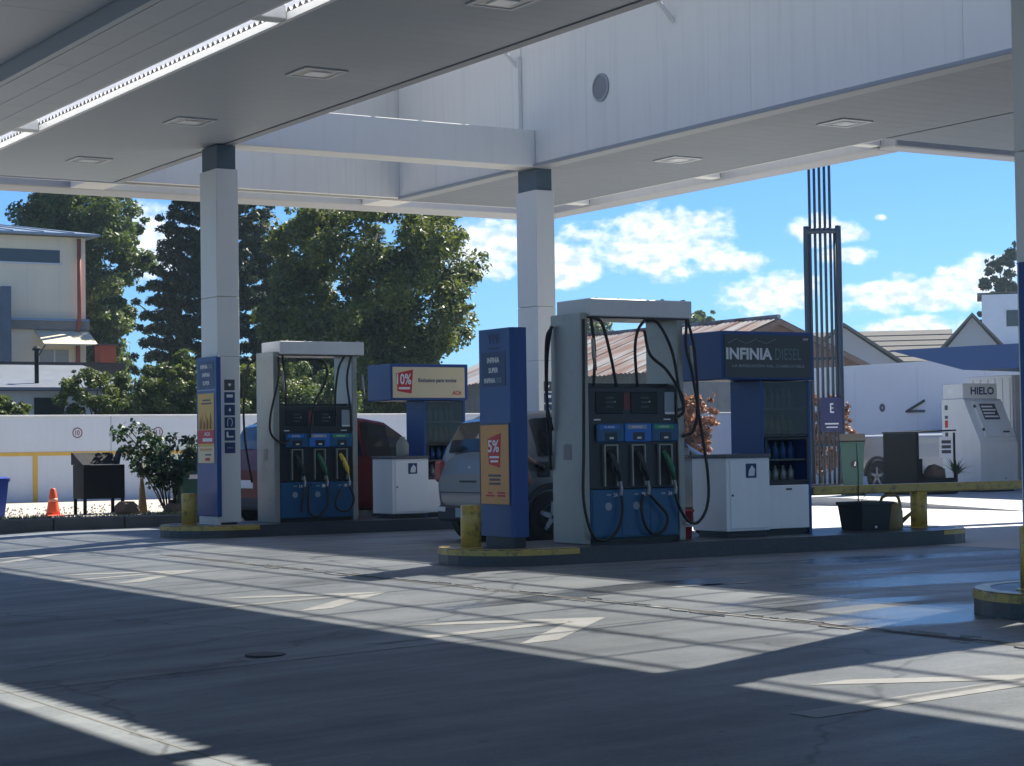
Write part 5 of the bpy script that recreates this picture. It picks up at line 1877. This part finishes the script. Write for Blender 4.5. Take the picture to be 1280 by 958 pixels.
# grey shed roof below it, chimney and flue
t = thing('garden_shed', (14.5, 45, 0), 'low grey shed with pitched metal roof behind the left shrubs', 'shed')
B().box(12, 16.4, 43.5, 47, 0, 2.55).done('wall', mat('grey_shed_wall', (.42, .45, .5), .8, var=.1), t)
B().prism([(11.7, 43.2, 2.56), (11.7, 47.3, 3.25), (11.7, 47.3, 3.32), (11.7, 43.2, 2.63)], (5.0, 0, 0)).done('roof', mat('pale_metal_roof', (.17, .19, .22), .5, .3, var=.15, vs=3), t)
B().box(14.2, 14.9, 43.48, 43.5, 1.4, 2.4).done('window', M_CARGL, t)
t = thing('brick_parapet', (15.5, 47.9, 0), 'dark brick parapet with a red chimney block below the green tree', 'parapet')
B().box(12.5, 18.0, 47.8, 48.05, 0, 3.42).done('wall', mat('dark_brick', (.09, .065, .055), .85, var=.3, vs=6, bump=.4, bs=10), t)
ch = B().box(17.3, 17.72, 47.7, 48.1, 3.421, 3.85).done('chimney', mat('red_brick', (.52, .10, .045), .8, var=.15, vs=8), t)
B().box(17.24, 17.78, 47.64, 48.16, 3.851, 3.89).done('chimney_cap', M_ROCK, ch)
b = B().tube([(14.4, 43.9, 2.7), (14.4, 43.9, 3.5)], .05, 10)
b.lathe((14.4, 43.9, 3.501), [(.1, 0), (.1, .04), (.03, .1)], 12)
t = single('chimney_flue', b, M_BST, 'thin black flue pipe with cap rising from the shed roof', 'flue', (14.4, 43.9, 2.7))

# ------------------------------------------------------------------ rusty-roofed shed
def rustmat():
    m = bpy.data.materials.new('rusted_iron_roof')
    m.use_nodes = True
    nt = m.node_tree
    b = nt.nodes['Principled BSDF']
    geo = N(nt, 'ShaderNodeNewGeometry')
    mp = N(nt, 'ShaderNodeMapping')
    mp.inputs['Scale'].default_value = (.35, 1.3, .35)
    nt.links.new(geo.outputs['Position'], mp.inputs['Vector'])
    n = N(nt, 'ShaderNodeTexNoise')
    n.inputs['Scale'].default_value = 1.1
    n.inputs['Detail'].default_value = 7
    nt.links.new(mp.outputs[0], n.inputs['Vector'])
    cr_ = N(nt, 'ShaderNodeValToRGB')
    cr_.color_ramp.elements[0].position = .42
    cr_.color_ramp.elements[0].color = (.27, .27, .27, 1)
    cr_.color_ramp.elements[1].position = .58
    cr_.color_ramp.elements[1].color = (.15, .075, .055, 1)
    nt.links.new(n.outputs[0], cr_.inputs[0])
    nt.links.new(cr_.outputs[0], b.inputs['Base Color'])
    b.inputs['Roughness'].default_value = .7
    return m


M_RUST = rustmat()
t = thing('rusty_shed', (35.4, 48, 0), 'long shed with rust streaked corrugated roof behind the front pump and dark sign', 'shed')
XR, ZR, ZE, Y0, Y1 = 35.4, 4.6, 3.15, 42.8, 56
B().box(XR - 3.8, XR + 3.8, Y0 + .3, Y1, 0, ZE).done('wall', mat('grey_shed_boards', (.17, .17, .17), .85, var=.3, vs=4, streak=.3), t)
MGAB = mat('brown_gable_boards', (.17, .105, .08), .8, var=.2, vs=4, streak=.2)
B().prism([(XR - 3.8, Y0 + .3, ZE + .002), (XR + 3.8, Y0 + .3, ZE + .002), (XR, Y0 + .3, ZR - .05)], (0, .15, 0)).done('gable', MGAB, t)
first = None
for s in (-1, 1):
    for i in range(16):
        y = Y0 + i * .83
        b = B()
        n = 12
        off = .012 * (i % 3)
        b.grid([[(XR + s * 4.1 * q, y + k * .85 / n, ZR - (ZR - ZE + .1) * q + .05 + off + .022 * math.sin(k / n * 2 * math.pi * 4)) for q in (0, .5, 1)] for k in range(n + 1)])
        b.done('roof_sheet', M_RUST, t)
B().tube([(XR, Y0, ZR + .08), (XR, Y1, ZR + .08)], .07, 6).done('ridge_cap', M_RUST, t)
B().prism([(XR - 4.1, Y0 - .02, ZE - .1), (XR, Y0 - .02, ZR + .0), (XR + 4.1, Y0 - .02, ZE - .1), (XR + 4.1, Y0 - .02, ZE - .22), (XR, Y0 - .02, ZR - .14), (XR - 4.1, Y0 - .02, ZE - .22)], (0, .04, 0)).done('barge_board', MGAB, t)


# ------------------------------------------------------------------ houses on the right
def gable_house(x, y, yaw, w, d, ze, zr, label, wallm, roofm, ridge_across=True):
    """local x across the view, y away; ridge along x when ridge_across"""
    t = thing('gabled_house', (x, y, 0), label, 'house', None, yaw)
    B().box(-w / 2, w / 2, 0, d, 0, ze).done('wall', wallm, t, False, True)
    if ridge_across:
        for s in (0, 1):
            rows = 7
            for i in range(rows):   # courses of roofing
                q0, q1 = i / rows, (i + 1) / rows
                ya, yb = (d / 2 * q0, d / 2 * q1) if s == 0 else (d - d / 2 * q0, d - d / 2 * q1)
                if s == 0 or i == 0 or i == rows - 1 or True:
                    za, zb = ze + (zr - ze) * q0, ze + (zr - ze) * q1
                    B().prism([(-w / 2 - .2, ya, za + .05), (w / 2 + .2, ya, za + .05), (w / 2 + .2, yb, zb + .02), (-w / 2 - .2, yb, zb + .02)], (0, 0, .035)).done('roof_course', roofm, t, False, True)
        for s in (-1, 1):
            B().prism([(s * w / 2, 0, ze), (s * w / 2, d, ze), (s * w / 2, d / 2, zr)], (-s * .12, 0, 0)).done('gable', wallm, t, False, True)
    else:
        B().prism([(-w / 2, 0, ze), (w / 2, 0, ze), (0, 0, zr)], (0, .15, 0)).done('gable', wallm, t, False, True)
        for s in (-1, 1):
            B().prism([(0, -.25, zr + .05), (s * (w / 2 + .3), -.25, ze - .1), (s * (w / 2 + .3), -.25, ze + .0), (0, -.25, zr + .16)], (0, d + .4, 0)).done('roof', roofm, t, False, True)
    return t


M_GSH = mat('weathered_grey_shingle', (.12, .112, .105), .85, var=.35, vs=1.2, bump=.4, bs=6)
M_PWH = mat('pale_house_wall', (.40, .41, .42), .8, var=.08, vs=1)
gable_house(51.9, 57.0, R(-43), 5.6, 6, 3.9, 5.5, 'low house with weathered grey shingle roof right of the pylon', M_PWH, M_GSH)
gable_house(44.6, 50.5, R(-44), 3.5, 5, 3.75, 5.0, 'pale gabled shed below the grey roof just right of the pylon', M_PWH, M_GSH, False)
gable_house(51.8, 51.7, R(-45.5), 3.0, 6, 3.8, 5.6, 'pale gable end with dark barge boards above the blue awning', M_PWH, M_GSH, False)
t = gable_house(63.5, 59.8, R(-45), 4.2, 5, 7.4, 7.5, 'tall white house with small dark window at the right edge', mat('white_house', (.72, .74, .78), .8, var=.08), M_GSH)
B().box(-1.1, .6, -.03, .02, 6.0, 6.7).done('window', M_CARGL, t, False, True)
B().box(-2.6, 2.4, -.9, -.01, 4.6, 4.75).done('porch_roof', M_GSH, t, False, True)

# ------------------------------------------------------------------ striped pylon
M_PYL = mat('slate_blue_tube', (.035, .055, .085), .45, .3, var=.1)
t = thing('sign_pylon', (27.0, 31.2, .15), 'tall slender pylon of parallel dark tubes standing beyond the dark sign', 'pylon', None, R(-40.8))
for k in range(5):
    x = -.25 + k * .104
    B().tube([(x, 0, 0), (x, 0, 9.4)], .03, 8).done('tube', M_PYL, t, True, True)
B().tube(spline([(-.33, -.02, 0), (-.33, -.02, 2.5), (-.33, -.02, 5.25), (-.29, -.02, 5.37), (0, -.02, 5.39), (.29, -.02, 5.37), (.33, -.02, 5.25), (.33, -.02, 2.5), (.33, -.02, 0)], 6), .06, 8).done('outer_frame', M_PYL, t, True, True)
B().tube([(.25, .0, 0), (.25, .0, 5.37)], .03, 8).done('tube', M_PYL, t, True, True)
for z in (2.7, .9):
    B().box(-.33, .33, .03, .06, z, z + .05).done('tie_bar', M_PYL, t, False, True)
B().box(-.4, .4, -.25, .25, 0, .12, .01).done('foot', M_ISL, t, False, True)
t2 = thing('poster_board', (27.0 - .03, 31.2 - .1, 1.3), 'small navy poster board with white symbol on the foot of the pylon', 'sign', None, R(-40.8))
B().box(-.15, .30, -.03, -.0, .05, .76, .004).done('board', mat('violet_navy_board', (.022, .025, .11), .5, var=.1), t2, False, True)
for a in ((.05, .075, .44, .64), (.075, .12, .61, .64), (.075, .12, .53, .55), (.075, .13, .44, .47), (-.06, .22, .2, .23), (-.03, .2, .13, .155)):
    B().box(a[0], a[1], -.033, -.031, a[2], a[3]).done('printed_mark', M_WH, t2, False, True)
for x in (-.1, .25):
    B().box(x - .015, x + .015, .001, .03, -1.15, .7).done('leg', M_PYL, t2, False, True)

# ------------------------------------------------------------------ ice machine
M_ICE = mat('white_enamel', (.68, .70, .70), .4, var=.06, vs=3, streak=.08)
t = thing('ice_machine', (27.45, 27.28, .15), 'white sloping-front ice freezer with HIELO sign on top', 'ice machine')
X0, X1, YF = 26.97, 27.95, 26.78
B().prism([(X0, YF + y, z) for y, z in ((0, .19), (0, 1.08), (.42, 1.92), (1.0, 1.92), (1.0, .19))], (X1 - X0, 0, 0)).done('body', M_ICE, t)
B().box(X0 + .06, X1 - .06, YF + .06, YF + .94, .15, .188).done('foot', M_BLACK, t)


def slope(u, v_, off):
    """point on the slanted front: u across, v up the slope"""
    nrm = Vector((0, -.84, .42)).normalized()
    p = Vector((X0 + u * (X1 - X0), YF + .42 * v_, 1.08 + .84 * v_)) + nrm * off
    return p


def slope_plate(name, u0, u1, v0, v1, o0, th, m, parent):
    pts = [slope(u0, v0, o0), slope(u1, v0, o0), slope(u1, v1, o0), slope(u0, v1, o0)]
    return B().prism(pts, Vector((0, -.84, .42)).normalized() * th).done(name, m, parent)


dr = slope_plate('door', .18, .95, .12, .93, .002, .05, M_ICE, t)
slope_plate('notice', .3, .72, .5, .86, .054, .003, M_DG, dr)
for k in range(4):
    slope_plate('notice_line', .33, .69 - .06 * (k % 2), .55 + k * .075, .585 + k * .075, .0575, .002, M_WH, dr)
slope_plate('handle', .66, .82, .2, .23, .054, .02, M_DG, dr)
B().tube([slope(.17, .25, .05), slope(.17, .3, .05)], .025, 8).done('hinge', M_DG, t)
B().tube([slope(.17, .78, .05), slope(.17, .83, .05)], .025, 8).done('hinge', M_DG, t)
sg = B().box(X0 + .02, X1 - .05, YF + .45, YF + .98, 1.921, 2.22, .01).done('sign_box', M_ICE, t)
text('HIELO', M_NAVY, sg, ((X0 + X1) / 2 + .04, YF + .448, 2.08), .62, .15, '-Y', .03)
B().box(X0 + .017, X0 + .0195, YF + .7, YF + .85, 2.03, 2.12).done('side_label', M_WH, sg)
for k, (m_, h_) in enumerate(((M_DG, .09), (M_DG, .06), (M_RED, .14), (M_DG, .08))):
    B().box(X0 - .003, X0 - .0005, YF + .84, YF + .92, 1.72 - k * .17, 1.72 - k * .17 + h_).done('side_mark', m_, t)
for k in range(3):
    B().lathe((X0 + .5 + k * .14, YF, .35 + .05 * (k % 2)), [(.015, 0), (.015, -.006)], 8, 'y').done('bolt', M_DG, t)

# black planter box with info board, rock and spiky plant
t = thing('planter_box', (25.5, 26.85, .15), 'black open fronted planter box with small notice left of the ice machine', 'planter')
x0, x1, y0, y1 = 25.05, 26.0, 26.45, 27.35
B().box(x0, x0 + .03, y0, y1, .15, 1.28).done('side_wall', M_BST, t)
B().box(x0, x0 + .04, y0 - .001, y0 + .03, .15, 1.28).done('post', M_BST, t)
B().box(x0 + .031, x1, y1 - .03, y1, .15, .8).done('back_wall', M_BST, t)
B().box(x1 - .03, x1, y0, y0 + .03, .15, 1.28).done('post', M_BST, t)
B().box(x0 + .041, x1 - .031, y0, y0 + .03, .15, .45).done('front_wall', M_BST, t)
B().prism([(x0 - .01, y0 - .02, 1.281), (x1 + .01, y0 - .02, 1.31), (x1 + .01, y1 + .02, 1.31), (x0 - .01, y1 + .02, 1.281)], (0, 0, .025)).done('lid', M_BST, t)
B().box(x0 + .031, x1 - .031, y0 + .031, y1 - .031, .15, .4).done('soil', M_ROCK, t)
nb_ = B().box(x0 + .56, x0 + .87, y0 - .004, y0 + .02, .82, 1.2).done('notice_board', M_WH, t)
for k in range(3):
    B().box(x0 + .6, x0 + .83, y0 - .007, y0 - .004, .9 + k * .09, .96 + k * .09).done('notice_line', M_DG, nb_)
rock('boulder', (25.75, 26.75, .395), .22, .2, .32, 'brown rock inside the black planter box', M_ROCK, 8)
tp = thing('spiky_plant', (26.3, 26.75, .15), 'spiky green plant between the black planter box and the ice machine', 'plant')
g_ = random.Random(5)
for k in range(26):
    a = g_.uniform(0, 6.28)
    ln = g_.uniform(.25, .5)
    el_ = g_.uniform(.2, 1.3)
    d = Vector((math.cos(a) * math.cos(el_), math.sin(a) * math.cos(el_), math.sin(el_)))
    s_ = Vector((-math.sin(a), math.cos(a), 0)) * .022
    c0 = Vector((0, 0, .35))
    b = B()
    b.poly([c0 - s_, c0 + d * ln * .5 - s_ * .8, c0 + d * ln - Vector((0, 0, .08)), c0 + d * ln * .5 + s_ * .8, c0 + s_])
    b.done('leaf', LM['light'] if k % 3 == 0 else LM['mid'], tp, False, True)
B().tube([(0, 0, 0), (0, 0, .36)], .03, 7).done('stalk', M_BARK, tp, False, True)

# ------------------------------------------------------------------ shop with blue awning
t = thing('shop_building', (36, 24, 0), 'station shop with dark front under a blue wedge shaped awning at the right', 'shop')
B().box(31.0, 31.9, 18.0, 27.3, .15, 2.9).done('front_wall', mat('dark_shop_front', (.05, .055, .065), .4, var=.2, vs=2), t)
for k in range(4):
    B().box(30.98, 30.999, 19.0 + k * 2.0, 20.8 + k * 2.0, .4, 2.4).done('window', M_CARGL, t)
A_, B_ = Vector((26.25, 28.45, 0)), Vector((29.3, 21.6, 0))
u = B_ - A_
B().prism([A_ + Vector((0, 0, 2.9)), B_ + Vector((0, 0, 2.98)), B_ + Vector((0, 0, 2.47)), A_ + u * .2 + Vector((0, 0, 2.47))], (4.7, 1.2, 0)).done('awning', mat('awning_blue', (.03, .085, .24), .45, var=.1, vs=1.5), t)
B().box(30.5, 30.6, 22.0, 22.1, .15, 2.47).done('awning_post', M_COL, t)
t = thing('cold_store', (29.6, 28.4, .15), 'white ribbed cold store box behind the ice machine', 'cold store')
B().box(29.0, 30.3, 27.9, 29.1, .15, 2.42, .01).done('body', M_ICE, t)
for k in range(6):
    B().box(28.985, 29.0, 27.95 + k * .2, 28.05 + k * .2, .25, 2.35).done('rib', M_ICE, t)
    B().box(29.06 + k * .2, 29.16 + k * .2, 27.885, 27.9, .25, 2.35).done('rib', M_ICE, t)
t = thing('gas_locker', (29.8, 26.2, .15), 'red locker standing under the blue awning at the right edge', 'locker')
B().box(29.4, 30.2, 25.8, 26.6, .2, 1.3, .02).done('body', MR, t)
B().box(29.45, 30.15, 25.78, 25.8, .3, 1.2).done('door', MR, t)
B().box(29.42, 30.18, 25.84, 26.56, .15, .199).done('foot', M_BLACK, t)

# ------------------------------------------------------------------ added haze, standing in for windscreen glare
b = B()
b.box(-60, 110, -60, 120, -2.0, 14.5)
vm = bpy.data.materials.new('veil_haze')
vm.use_nodes = True
nt = vm.node_tree
nt.nodes.clear()
vo_ = N(nt, 'ShaderNodeOutputMaterial')
pv = N(nt, 'ShaderNodeVolumePrincipled')
pv.inputs['Color'].default_value = (.62, .85, 1.0, 1)
pv.inputs['Density'].default_value = .0008
pv.inputs['Anisotropy'].default_value = .2
nt.links.new(pv.outputs[0], vo_.inputs['Volume'])
hz = b.done('haze', vm)
tag(hz, 'faint bluish haze in the air over the station and gardens', 'haze', kind='stuff')
